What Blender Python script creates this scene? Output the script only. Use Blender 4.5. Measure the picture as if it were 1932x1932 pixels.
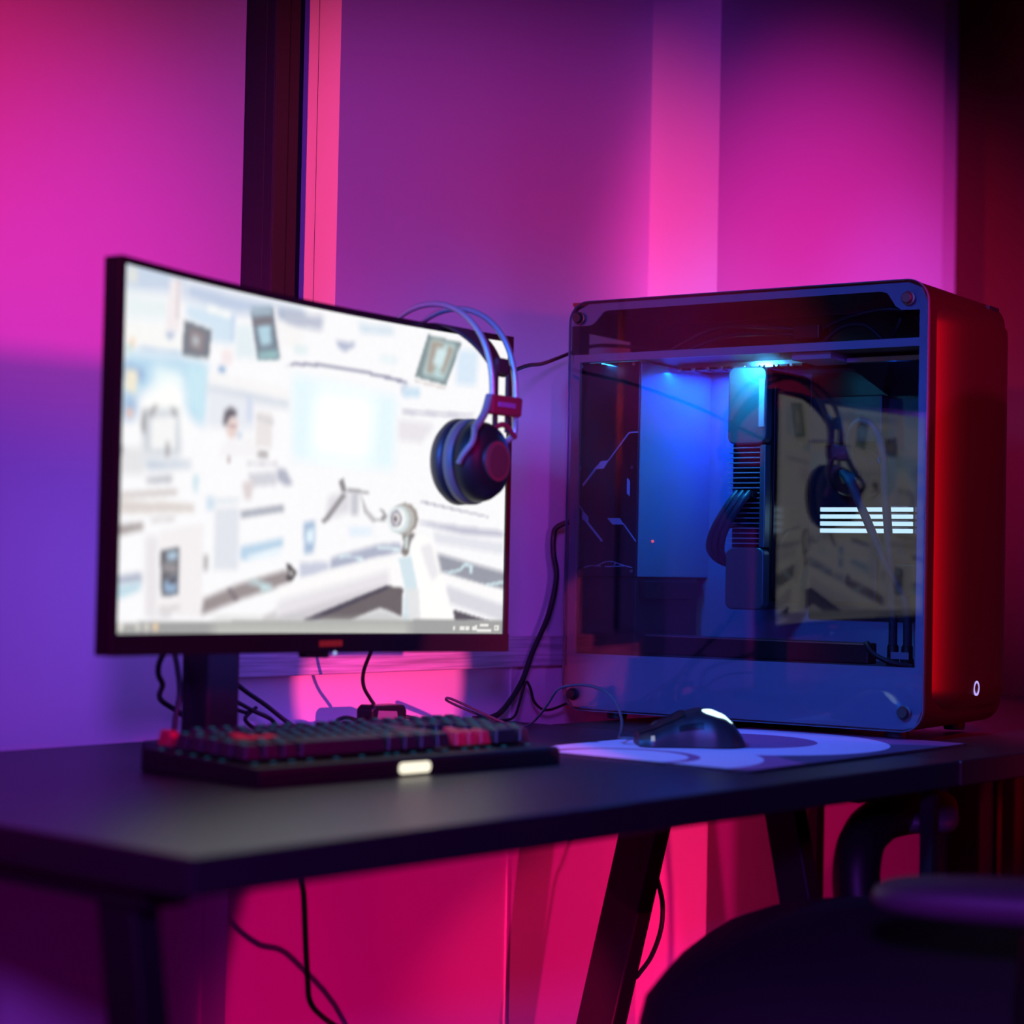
import bpy, bmesh, math, random
from mathutils import Vector, Matrix

random.seed(4)
PI = math.pi
SC = bpy.context.scene
COL = SC.collection
for ob in list(bpy.data.objects):
    bpy.data.objects.remove(ob)

# ------------------------------------------------------------------ camera
# metres; X runs along the back wall to the right, Y towards the wall, Z up
TOP = 0.74                                  # height of the desk top
CAM_Z = TOP + 0.19
YAW, PITCH, ROLL = math.radians(49.015), math.radians(1.612), math.radians(-1.139)
f0 = Vector((math.sin(YAW), math.cos(YAW), 0)); r0 = Vector((math.cos(YAW), -math.sin(YAW), 0)); u0 = Vector((0, 0, 1))
fw = f0 * math.cos(PITCH) + u0 * math.sin(PITCH)
uu = -f0 * math.sin(PITCH) + u0 * math.cos(PITCH)
rt = r0 * math.cos(ROLL) - uu * math.sin(ROLL)
up = r0 * math.sin(ROLL) + uu * math.cos(ROLL)
cam_data = bpy.data.cameras.new('camera')
cam = bpy.data.objects.new('camera', cam_data); COL.objects.link(cam)
M = Matrix.Identity(4)
for i in range(3):
    M[i][0], M[i][1], M[i][2] = rt[i], up[i], -fw[i]
M[2][3] = CAM_Z
cam.matrix_world = M
cam_data.sensor_fit = 'HORIZONTAL'; cam_data.sensor_width = 24.0; cam_data.lens = 3700 / 1932 * 24.0
cam_data.clip_start = 0.05
cam_data.dof.use_dof = True; cam_data.dof.focus_distance = 2.33; cam_data.dof.aperture_fstop = 2.0
SC.camera = cam

# ------------------------------------------------------------------ view, world
SC.view_settings.view_transform = 'Standard'; SC.view_settings.look = 'None'
SC.view_settings.exposure = 0.0; SC.view_settings.gamma = 1.0; SC.view_settings.use_curve_mapping = False
world = bpy.data.worlds.new('dim_room'); SC.world = world; world.use_nodes = True
bg = world.node_tree.nodes['Background']; bg.inputs[0].default_value = (0.55, 0.05, 0.7, 1); bg.inputs[1].default_value = 0.012

# ------------------------------------------------------------------ coloured lamps, and fills added for single surfaces
def aim(ob, target):
    d = Vector(target) - ob.location
    ob.rotation_euler = d.to_track_quat('-Z', 'Y').to_euler()

def lamp(name, kind, loc, target, color, power, size=0.1, angle=60, blend=0.4, square=False, sizey=None):
    d = bpy.data.lights.new(name, kind); d.color = color; d.energy = power
    if kind == 'SPOT':
        d.spot_size = math.radians(angle); d.spot_blend = blend; d.shadow_soft_size = size; d.use_square = square
    elif kind == 'AREA':
        d.size = size
        if sizey: d.shape = 'RECTANGLE'; d.size_y = sizey
    else:
        d.shadow_soft_size = size
    o = bpy.data.objects.new(name, d); COL.objects.link(o); o.location = loc; aim(o, target)
    return o

blue = lamp('blue_lamp', 'SPOT', (-0.15, -0.10, 1.30), (1.95, 1.40, 0.84), (0.32, 0.05, 1.0), 82, size=0.10, angle=40, blend=0.4, square=True); blue.scale = (1.4, 1, 1)
lamp('azure_lamp', 'SPOT', (0.2, 0.75, 1.55), (1.90, 1.30, 0.92), (0.0, 0.18, 1.0), 230, size=0.08, angle=34, blend=1.0)
lamp('red_side_lamp', 'SPOT', (-0.9, 1.28, 1.36), (1.95, 1.75, 1.31), (1.0, 0.06, 0.085), 240, size=0.02, angle=17, blend=1.0)
lamp('magenta_wall_lamp', 'SPOT', (1.5, 0.0, 1.42), (1.06, 1.69, 1.04), (1.0, 0.0, 0.36), 60, size=0.09, angle=40, blend=0.9)
lamp('column_front_fill', 'SPOT', (0.6, -1.0, 1.15), (2.55, 1.53, 1.22), (1.0, 0.02, 0.42), 370, size=0.03, angle=20.5, blend=1.0)  # added spot for the red on the column's front face
lamp('red_front_fill', 'SPOT', (1.2, -0.1, 1.9), (2.12, 1.10, 1.03), (1.0, 0.0, 0.005), 130, size=0.06, angle=19.5, blend=0.5)  # added spot that reddens the tower front and right wall
lamp('red_floor_lamp', 'SPOT', (1.00, 0.20, 0.15), (1.98, 1.60, 0.39), (1.0, 0.0, 0.19), 46, size=0.012, angle=37.5, blend=0.08, square=True)
lamp('violet_floor_fill', 'AREA', (0.3, 0.5, 0.25), (1.4, 1.6, 0.45), (0.6, 0.0, 0.62), 1.6, size=0.5)  # unseen fill, put in to lift the shade under the desk
lamp('pink_patch_fill', 'SPOT', (1.22, 0.25, 0.92), (1.665, 1.65, 0.79), (1.0, 0.055, 0.27), 110, size=0.012, angle=10.5, blend=0.05, square=True)  # added square spot, shaped to throw the pink patch below the sill
lamp('behind_monitor_fill', 'AREA', (1.40, 1.46, 0.92), (1.42, 1.69, 0.86), (0.22, 0.10, 1.0), 0.50, size=0.52, sizey=0.25)  # unseen fill added to bring blue onto the wall behind the monitor
lamp('column_right_fill', 'SPOT', (2.55, 0.1, 1.2), (2.74, 1.53, 1.12), (0.26, 0.10, 1.0), 34, size=0.05, angle=36, blend=1.0)  # fill added for the violet on the column's right half
tube = lamp('red_band_fill', 'AREA', (2.36, 0.30, 1.02), (2.08, 1.08, 1.01), (1.0, 0.0, 0.01), 0.26, size=0.16, sizey=0.9); tube.data.spread = math.radians(35)  # area light added to draw a red band on the rounded front cover
lamp('purple_gap_fill', 'SPOT', (0.2, -0.6, 1.15), (1.93, 1.65, 0.98), (0.55, 0.07, 0.9), 55, size=0.04, angle=9, blend=0.7)  # narrow fill added for the wall between monitor and tower
lamp('column_side_fill', 'SPOT', (0.3, 1.2, 0.2), (2.18, 1.585, 0.46), (1.0, 0.01, 0.12), 120, size=0.01, angle=13, blend=0.6)  # extra spot added to brighten the column's left face under the desk


# ------------------------------------------------------------------ materials
def mat(name, color, rough=0.5, metal=0.0, emit=None, emit_str=0.0, noise=0.0, nscale=60.0, bump=0.0, spec=0.5, coat=0.0):
    m = bpy.data.materials.new(name); m.use_nodes = True
    nt = m.node_tree; b = nt.nodes['Principled BSDF']
    b.inputs['Base Color'].default_value = (*color, 1); b.inputs['Roughness'].default_value = rough
    b.inputs['Metallic'].default_value = metal; b.inputs['Specular IOR Level'].default_value = spec
    if coat: b.inputs['Coat Weight'].default_value = coat; b.inputs['Coat Roughness'].default_value = 0.1
    if emit:
        b.inputs['Emission Color'].default_value = (*emit, 1); b.inputs['Emission Strength'].default_value = emit_str
    if noise or bump:
        tc = nt.nodes.new('ShaderNodeTexCoord'); n = nt.nodes.new('ShaderNodeTexNoise')
        n.inputs['Scale'].default_value = nscale; n.inputs['Detail'].default_value = 4
        nt.links.new(tc.outputs['Object'], n.inputs['Vector'])
        if noise:
            mx = nt.nodes.new('ShaderNodeMix'); mx.data_type = 'RGBA'
            mx.inputs['A'].default_value = (*[c * (1 - noise) for c in color], 1)
            mx.inputs['B'].default_value = (*[min(1, c * (1 + noise)) for c in color], 1)
            nt.links.new(n.outputs['Fac'], mx.inputs['Factor']); nt.links.new(mx.outputs['Result'], b.inputs['Base Color'])
        if bump:
            bp = nt.nodes.new('ShaderNodeBump'); bp.inputs['Strength'].default_value = bump; bp.inputs['Distance'].default_value = 0.001
            nt.links.new(n.outputs['Fac'], bp.inputs['Height']); nt.links.new(bp.outputs['Normal'], b.inputs['Normal'])
    return m

def glow(name, color, strength):
    m = bpy.data.materials.new(name); m.use_nodes = True; nt = m.node_tree; nt.nodes.clear()
    e = nt.nodes.new('ShaderNodeEmission'); e.inputs[0].default_value = (*color, 1); e.inputs[1].default_value = strength
    o = nt.nodes.new('ShaderNodeOutputMaterial'); nt.links.new(e.outputs[0], o.inputs[0]); return m

def glass_mat(name, tint, gloss=1.0):
    m = bpy.data.materials.new(name); m.use_nodes = True; nt = m.node_tree; nt.nodes.clear()
    t = nt.nodes.new('ShaderNodeBsdfTransparent'); t.inputs[0].default_value = (*tint, 1)
    g = nt.nodes.new('ShaderNodeBsdfGlossy'); g.inputs['Roughness'].default_value = 0.0; g.inputs[0].default_value = (gloss, gloss * 0.97, gloss * 0.9, 1)
    f = nt.nodes.new('ShaderNodeFresnel'); f.inputs['IOR'].default_value = 1.52
    mx = nt.nodes.new('ShaderNodeMixShader'); o = nt.nodes.new('ShaderNodeOutputMaterial')
    nt.links.new(f.outputs[0], mx.inputs[0]); nt.links.new(t.outputs[0], mx.inputs[1]); nt.links.new(g.outputs[0], mx.inputs[2])
    nt.links.new(mx.outputs[0], o.inputs[0]); return m

def wood_mat(name, color, rough):
    m = mat(name, color, rough); nt = m.node_tree; b = nt.nodes['Principled BSDF']
    tc = nt.nodes.new('ShaderNodeTexCoord'); mp = nt.nodes.new('ShaderNodeMapping'); mp.inputs['Scale'].default_value = (3, 40, 90)
    n = nt.nodes.new('ShaderNodeTexNoise'); n.inputs['Scale'].default_value = 3; n.inputs['Detail'].default_value = 6
    r = nt.nodes.new('ShaderNodeValToRGB'); r.color_ramp.elements[0].position = 0.35; r.color_ramp.elements[1].position = 0.65
    r.color_ramp.elements[0].color = (*[c * 0.55 for c in color], 1); r.color_ramp.elements[1].color = (*color, 1)
    nt.links.new(tc.outputs['Object'], mp.inputs[0]); nt.links.new(mp.outputs[0], n.inputs['Vector'])
    nt.links.new(n.outputs['Fac'], r.inputs[0]); nt.links.new(r.outputs[0], b.inputs['Base Color'])
    bp = nt.nodes.new('ShaderNodeBump'); bp.inputs['Strength'].default_value = 0.3; bp.inputs['Distance'].default_value = 0.0006
    nt.links.new(n.outputs['Fac'], bp.inputs['Height']); nt.links.new(bp.outputs['Normal'], b.inputs['Normal'])
    return m

M_WALL = mat('white_plaster', (0.80, 0.78, 0.80), 0.85, bump=0.08, nscale=250)
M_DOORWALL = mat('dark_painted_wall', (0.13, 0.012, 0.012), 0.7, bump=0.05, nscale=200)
M_FLOOR = mat('dark_floor', (0.06, 0.05, 0.06), 0.6, noise=0.2, nscale=8)
M_DARKFRAME = mat('dark_window_frame', (0.032, 0.045, 0.06), 0.4)
M_NIGHT = mat('night_glass', (0.004, 0.004, 0.006), 0.08)
M_SILL = wood_mat('grey_wood_sill', (0.72, 0.68, 0.72), 0.6)
M_DESK = mat('black_desk_laminate', (0.020, 0.019, 0.022), 0.38, bump=0.12, nscale=900)
M_BLACKMETAL = mat('black_powder_coat', (0.010, 0.010, 0.012), 0.5)
M_BLACK = mat('black_plastic', (0.010, 0.009, 0.010), 0.45, spec=0.3)
M_GLOSSBLACK = mat('gloss_black_plastic', (0.012, 0.010, 0.012), 0.22)
M_RUBBER = mat('black_rubber_cable', (0.010, 0.010, 0.012), 0.5)
M_GREYCABLE = mat('grey_braided_cable', (0.05, 0.06, 0.08), 0.55)
M_LEATHER = mat('black_leatherette', (0.018, 0.018, 0.020), 0.45, bump=0.2, nscale=400)
M_FABRIC = mat('black_fabric', (0.012, 0.012, 0.014), 0.85, bump=0.3, nscale=600)
M_ARMPAD = mat('grey_arm_pad', (0.07, 0.07, 0.08), 0.5)
M_REDKEY = mat('red_keycap', (0.75, 0.02, 0.05), 0.45)
M_KEY = mat('black_keycap', (0.020, 0.018, 0.022), 0.4)
M_STEEL = mat('brushed_steel', (0.34, 0.36, 0.38), 0.36, 0.5)
M_GREY = mat('grey_cushion_band', (0.10, 0.10, 0.10), 0.55, noise=0.2, nscale=400)
M_CABINET = mat('dark_brown_laminate', (0.040, 0.016, 0.016), 0.45, noise=0.1, nscale=30)
M_CASE = mat('dark_anodised_metal', (0.20, 0.065, 0.055), 0.36, 0.92)
M_FRAME = mat('silver_anodised_metal', (0.42, 0.44, 0.52), 0.42, 0.2)
M_TRAY = mat('pale_metal_tray', (0.30, 0.32, 0.38), 0.45, 0.2)
M_SILVER = mat('silver_metal', (0.62, 0.64, 0.66), 0.28, 1.0)
M_GPU = mat('graphite_shroud', (0.11, 0.20, 0.23), 0.36, 0.6, bump=0.05, nscale=600)
M_PLATE = mat('black_metal_plate', (0.007, 0.007, 0.010), 0.45)
M_PRINT = mat('pale_print', (0.55, 0.75, 0.95), 0.5)
M_GLASS = glass_mat('tinted_glass', (0.66, 0.66, 0.72), 0.85)
M_LED_RAM = glow('memory_light', (0.55, 0.86, 1.0), 2.4)
M_LED_STRIP = glow('blue_led_strip', (0.10, 0.40, 1.0), 2.5)
M_LED_RING = glow('violet_ring_light', (0.52, 0.40, 1.0), 1.0)
M_LED_KB = glow('warm_white_badge_light', (1.0, 0.92, 0.72), 1.2)
M_LED_CYAN = glow('dim_cyan_key_light', (0.02, 0.20, 0.42), 0.35)
M_LED_MOUSE = glow('cyan_white_logo_light', (0.55, 0.86, 1.0), 2.2)
M_LED_DIM = glow('pale_wheel_light', (0.45, 0.48, 0.8), 0.6)
M_LED_RED = glow('red_indicator', (1.0, 0.15, 0.25), 1.6)
M_LED_LOGO = glow('dim_red_logo', (0.5, 0.02, 0.05), 0.35)
M_LED_BLUEDOT = glow('blue_power_dot', (0.4, 0.5, 0.9), 0.9)

# ------------------------------------------------------------------ mesh helpers
class MB:
    def __init__(self): self.v = []; self.f = []
    def _add(self, vs, fs):
        k = len(self.v); self.v += [tuple(q) for q in vs]; self.f += [tuple(i + k for i in f) for f in fs]; return self
    def box(self, x0, x1, y0, y1, z0, z1):
        vs = [(x, y, z) for z in (z0, z1) for y in (y0, y1) for x in (x0, x1)]
        return self._add(vs, [(0, 2, 3, 1), (4, 5, 7, 6), (0, 1, 5, 4), (2, 6, 7, 3), (0, 4, 6, 2), (1, 3, 7, 5)])
    def prism(self, pts, axis, a, b):
        """polygon pts (two other axes, in order) extruded along axis from a to b"""
        n = len(pts)
        def mk(p, t):
            return {'x': (t, p[0], p[1]), 'y': (p[0], t, p[1]), 'z': (p[0], p[1], t)}[axis]
        vs = [mk(p, a) for p in pts] + [mk(p, b) for p in pts]
        fs = [tuple(range(n - 1, -1, -1)), tuple(range(n, 2 * n))] + [(i, (i + 1) % n, n + (i + 1) % n, n + i) for i in range(n)]
        return self._add(vs, fs)
    def ring(self, outer, inner, axis, a, b):
        n = len(outer)
        def mk(p, t):
            return {'x': (t, p[0], p[1]), 'y': (p[0], t, p[1]), 'z': (p[0], p[1], t)}[axis]
        vs = [mk(p, t) for t in (a, b) for p in outer] + [mk(p, t) for t in (a, b) for p in inner]
        fs = []
        for i in range(n):
            j = (i + 1) % n
            fs += [(i, j, n + j, n + i), (2 * n + j, 2 * n + i, 3 * n + i, 3 * n + j), (j, i, 2 * n + i, 2 * n + j), (n + i, n + j, 3 * n + j, 3 * n + i)]
        return self._add(vs, fs)
    def tube(self, pts, r, seg=8, steps=6, taper=None):
        P = [Vector(p) for p in pts]
        path = []
        for i in range(len(P) - 1):
            p0 = P[max(i - 1, 0)]; p1 = P[i]; p2 = P[i + 1]; p3 = P[min(i + 2, len(P) - 1)]
            for k in range(steps):
                t = k / steps
                path.append(0.5 * ((2 * p1) + (p2 - p0) * t + (2 * p0 - 5 * p1 + 4 * p2 - p3) * t * t + (3 * p1 - p0 - 3 * p2 + p3) * t ** 3))
        path.append(P[-1])
        prev = None; vs = []; fs = []
        n = len(path)
        for i, c in enumerate(path):
            d = (path[min(i + 1, n - 1)] - path[max(i - 1, 0)])
            d = d.normalized() if d.length > 1e-9 else Vector((0, 0, 1))
            if prev is None:
                a = d.orthogonal().normalized()
            else:
                a = (prev - d * prev.dot(d)); a = a.normalized() if a.length > 1e-6 else d.orthogonal().normalized()
            prev = a; b = d.cross(a)
            rr = r if taper is None else r * (1 + (taper - 1) * i / (n - 1))
            for k in range(seg):
                t = 2 * PI * k / seg
                vs.append(c + a * (math.cos(t) * rr) + b * (math.sin(t) * rr))
        for i in range(n - 1):
            for k in range(seg):
                k2 = (k + 1) % seg
                fs.append((i * seg + k, i * seg + k2, (i + 1) * seg + k2, (i + 1) * seg + k))
        fs.append(tuple(range(seg - 1, -1, -1))); fs.append(tuple((n - 1) * seg + k for k in range(seg)))
        return self._add(vs, fs)
    def lathe(self, prof, axis='z', c=(0, 0, 0), seg=32, sx=1.0, sy=1.0):
        """profile of (radius, height) turned about an axis through c"""
        vs = []; n = len(prof)
        for r, hh in prof:
            for k in range(seg):
                t = 2 * PI * k / seg; a, b = r * math.cos(t) * sx, r * math.sin(t) * sy
                q = {'x': (hh, a, b), 'y': (a, hh, b), 'z': (a, b, hh)}[axis]
                vs.append((q[0] + c[0], q[1] + c[1], q[2] + c[2]))
        fs = [(i * seg + k, i * seg + (k + 1) % seg, (i + 1) * seg + (k + 1) % seg, (i + 1) * seg + k) for i in range(n - 1) for k in range(seg)]
        if prof[0][0] > 1e-6: fs.append(tuple(range(seg - 1, -1, -1)))
        if prof[-1][0] > 1e-6: fs.append(tuple((n - 1) * seg + k for k in range(seg)))
        return self._add(vs, fs)
    def grid(self, nx, ny, fn, closed_u=False):
        vs = [fn(i / (nx - 1) if not closed_u else i / nx, j / (ny - 1)) for j in range(ny) for i in range(nx)]
        fs = []
        for j in range(ny - 1):
            for i in range(nx if closed_u else nx - 1):
                i2 = (i + 1) % nx
                fs.append((j * nx + i, j * nx + i2, (j + 1) * nx + i2, (j + 1) * nx + i))
        return self._add(vs, fs)
    def xform(self, m):
        self.v = [tuple(m @ Vector(q)) for q in self.v]; return self
    def build(self, name, m, parent=None, smooth=None, bevel=0.0, seg=2, weld=False):
        me = bpy.data.meshes.new(name); me.from_pydata(self.v, [], self.f)
        bm = bmesh.new(); bm.from_mesh(me)
        if weld: bmesh.ops.remove_doubles(bm, verts=bm.verts, dist=1e-6)
        bmesh.ops.recalc_face_normals(bm, faces=bm.faces); bm.to_mesh(me); bm.free()
        me.materials.append(m)
        if smooth is not None:
            for p in me.polygons: p.use_smooth = True
            try: me.set_sharp_from_angle(angle=math.radians(smooth))
            except Exception: pass
        o = bpy.data.objects.new(name, me); COL.objects.link(o)
        if parent: o.parent = parent
        if bevel:
            b = o.modifiers.new('edge', 'BEVEL'); b.width = bevel; b.segments = seg; b.limit_method = 'ANGLE'; b.angle_limit = math.radians(40)
        return o

def rrect(x0, x1, y0, y1, r, n=6):
    pts = []
    for cx, cy, a in ((x1 - r, y0 + r, -90), (x1 - r, y1 - r, 0), (x0 + r, y1 - r, 90), (x0 + r, y0 + r, 180)):
        for k in range(n + 1):
            t = math.radians(a + 90 * k / n); pts.append((cx + r * math.cos(t), cy + r * math.sin(t)))
    return pts

def tag(o, label=None, cat=None, group=None, kind=None):
    if label: o['label'] = label
    if cat: o['category'] = cat
    if group: o['group'] = group
    if kind: o['kind'] = kind
    return o

def empty(name, loc, rotz=0.0):
    o = bpy.data.objects.new(name, None); COL.objects.link(o); o.location = loc; o.rotation_euler = (0, 0, rotz); o.empty_display_size = 0.05
    return o

def struct(o): o['kind'] = 'structure'; return o

# ------------------------------------------------------------------ the room
struct(MB().box(-2.5, 4.5, -3.0, 2.2, -0.05, 0.0).build('floor', M_FLOOR))
struct(MB().box(-2.5, 1.4675, 1.690, 1.85, 0.0, 2.7).build('wall_left', M_WALL))
struct(MB().box(1.436, 2.25, 1.650, 1.689, 0.0, TOP + 0.063).build('wall_back', M_WALL))
# pier between the dark window slit and the column
struct(MB().box(1.578, 2.25, 1.650, 1.85, TOP + 0.063, 2.7).build('wall_middle', M_WALL))
MB().box(1.5776, 1.5782, 1.6868, 1.6874, TOP + 0.101, 2.7).build('joint', M_DARKFRAME, bpy.data.objects['wall_middle'])
struct(MB().box(2.180, 2.800, 1.534, 1.85, 0.0, 2.7).build('wall_column', M_WALL))
struct(MB().box(2.800, 3.30, 1.60, 1.85, 0.0, 2.7).build('wall_recess', M_WALL))
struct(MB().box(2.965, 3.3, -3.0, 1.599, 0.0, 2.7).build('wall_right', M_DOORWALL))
# sill rail along the wall behind the desk
sill = MB().box(1.428, 2.178, 1.632, 1.651, TOP + 0.063, TOP + 0.101).build('trim_1', M_SILL, bevel=0.0015); struct(sill)
struct(MB().box(1.9015, 1.9035, 1.6475, 1.651, 0.0, TOP + 0.063).build('trim_2', M_WALL))
# dark window slit: stepped frame and night glass
win = MB()
win.box(1.4675, 1.500, 1.6905, 1.75, TOP + 0.101, 2.7)
win.box(1.500, 1.519, 1.697, 1.75, TOP + 0.101, 2.7)
win.box(1.519, 1.527, 1.703, 1.75, TOP + 0.101, 2.7)
win.box(1.527, 1.578, 1.722, 1.75, TOP + 0.101, 2.7)
w1 = struct(win.build('window_1', M_DARKFRAME, bevel=0.001))
MB().box(1.527, 1.5775, 1.712, 1.7205, TOP + 0.101, 2.7).build('pane', M_NIGHT, w1)

# ------------------------------------------------------------------ desk
desk = tag(empty('desk', (1.33, 1.31, 0)), 'black rectangular desk on slanted trestle legs carrying the monitor', 'desk')
DX0, DX1, DY0, DY1 = 0.820 - 1.33, 1.838 - 1.33, 0.977 - 1.31, 1.642 - 1.31
MB().box(DX0, DX1, DY0, DY1, TOP - 0.027, TOP).build('tabletop', M_DESK, desk, bevel=0.0025)
def bar(mb, p0, p1, w, d):
    """square bar between two points (w along X, d along Y)"""
    (x0, y0, z0), (x1, y1, z1) = p0, p1
    vs = []
    for x, y, z in (p0, p1):
        vs += [(x - w / 2, y - d / 2, z), (x + w / 2, y - d / 2, z), (x + w / 2, y + d / 2, z), (x - w / 2, y + d / 2, z)]
    return mb._add(vs, [(3, 2, 1, 0), (4, 5, 6, 7), (0, 1, 5, 4), (1, 2, 6, 5), (2, 3, 7, 6), (3, 0, 4, 7)])
for X in (0.86, 1.78):
    bar(MB(), (X - 1.33, 1.320 - 1.31, TOP - 0.03), (X - 1.33, 1.500 - 1.31, 0.0), 0.028, 0.052).build('leg', M_BLACKMETAL, desk, bevel=0.002)
    bar(MB(), (X - 1.33, (1.16 if X > 1 else 1.096) - 1.31, TOP - 0.03), (X - 1.33, (1.00 if X > 1 else 0.97) - 1.31, 0.0), 0.024, 0.040).build('leg', M_BLACKMETAL, desk, bevel=0.002)
    MB().box(X - 1.33 - 0.02, X - 1.33 + 0.02, 1.05 - 1.31, 1.60 - 1.31, TOP - 0.045, TOP - 0.027).build('leg_bracket', M_BLACKMETAL, desk)
MB().box(1.812 - 1.33, 1.826 - 1.33, 0.995 - 1.31, 1.009 - 1.31, 0.0, TOP - 0.027).build('corner_post', M_BLACKMETAL, desk)

# second desk that continues the first to the right
tab2 = tag(empty('desk', (2.37, 1.25, 0)), 'second desk pushed flush against the right end of the first, under the tower', 'desk')
MB().box(-0.5312, 0.54, -0.273, 0.279, TOP - 0.027, TOP).build('tabletop', M_CABINET, tab2, bevel=0.002)
for xx in (-0.02, 0.50):
    for yy in (-0.20, 0.22):
        MB().box(xx, xx + 0.022, yy, yy + 0.022, 0.0, TOP - 0.027).build('leg', M_BLACKMETAL, tab2, bevel=0.001)

# ------------------------------------------------------------------ monitor
ML, MR = Vector((1.0417, 1.3486)), Vector((1.5997, 1.400))
mc = (ML + MR) / 2; mang = math.atan2(MR.y - ML.y, MR.x - ML.x); HALF = (MR - ML).length / 2
monitor = tag(empty('monitor', (mc.x, mc.y, TOP), mang), 'curved black monitor showing a bright white laboratory picture', 'monitor')
def bow(x): return 0.026 * (1 - (x / HALF) ** 2)
def skew(x): return -x * 0.0155
SZ0, SZ1 = 0.122, 0.4387
def slab(x0, x1, z0, z1, yf, yb, n=25):
    """piece of the curved panel: yf, yb are depths behind the screen face"""
    mb = MB(); vs = []; fs = []
    for i in range(n):
        x = x0 + (x1 - x0) * i / (n - 1); s = skew(x); y = bow(x)
        vs += [(x, y + yf, z0 + s), (x, y + yf, z1 + s), (x, y + yb, z1 + s), (x, y + yb, z0 + s)]
    for i in range(n - 1):
        a, b = 4 * i, 4 * i + 4
        for k in range(4): fs.append((a + k, a + (k + 1) % 4, b + (k + 1) % 4, b + k))
    fs += [(3, 2, 1, 0), tuple(4 * (n - 1) + k for k in range(4))]
    return mb._add(vs, fs)
B = 0.0065; CH = 0.019
slab(-HALF - B, HALF + B, SZ0 - CH, SZ1 + B, 0.003, 0.020).build('casing', M_BLACK, monitor, smooth=40)
slab(-HALF * 0.62, HALF * 0.62, SZ0 + 0.04, SZ1 - 0.06, 0.018, 0.045).build('back_housing', M_BLACK, monitor, smooth=40, bevel=0.008)
slab(-HALF - B, HALF + B, SZ1, SZ1 + B, -0.0015, 0.004).build('top_bezel', M_GLOSSBLACK, monitor, smooth=40)
slab(-HALF - B, -HALF, SZ0, SZ1, -0.0015, 0.004, 3).build('side_bezel', M_GLOSSBLACK, monitor, smooth=40)
slab(HALF, HALF + B, SZ0, SZ1, -0.0015, 0.004, 3).build('side_bezel', M_GLOSSBLACK, monitor, smooth=40)
chin = slab(-HALF - B, HALF + B, SZ0 - CH, SZ0, -0.0025, 0.004).build('chin', M_GLOSSBLACK, monitor, smooth=40)
lg = MB()
x = 0.008
for w_ in (0.007, 0.008, 0.0075, 0.007):                     # unreadable little red letters of the badge
    lg.box(x, x + w_, bow(x) - 0.0034, bow(x) - 0.0022, SZ0 - 0.0135, SZ0 - 0.0075); x += w_ + 0.0012
tag(lg.build('badge', M_LED_LOGO, chin), 'small blurred red lettering on the chin')
MB().lathe([(0.0, 0), (0.002, 0.0003), (0.0024, 0.002)], 'y', (0.031, bow(0.03) - 0.004, SZ0 - CH - 0.001), 12).build('power_light', M_LED_BLUEDOT, monitor)
slab(-0.005, 0.028, SZ0 - CH - 0.0055, SZ0 - CH + 0.001, 0.001, 0.014, 5).build('menu_stick', M_BLACK, monitor, smooth=40, bevel=0.002)
# stand
SXc = -0.018
nk = MB().box(SXc - 0.0235, SXc + 0.0235, 0.125, 0.162, 0.012, 0.30).build('stand_neck', M_BLACK, monitor, bevel=0.004)
MB().box(SXc - 0.03, SXc + 0.03, 0.06, 0.127, 0.20, 0.28).build('stand_mount', M_BLACK, monitor, bevel=0.004)
MB().prism([(SXc - 0.10, 0.085), (SXc - 0.07, 0.06), (SXc + 0.09, 0.06), (SXc + 0.12, 0.085), (SXc + 0.06, 0.178), (SXc - 0.06, 0.178)], 'z', 0.0, 0.012).build('stand_base', M_BLACK, monitor, bevel=0.003)

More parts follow.
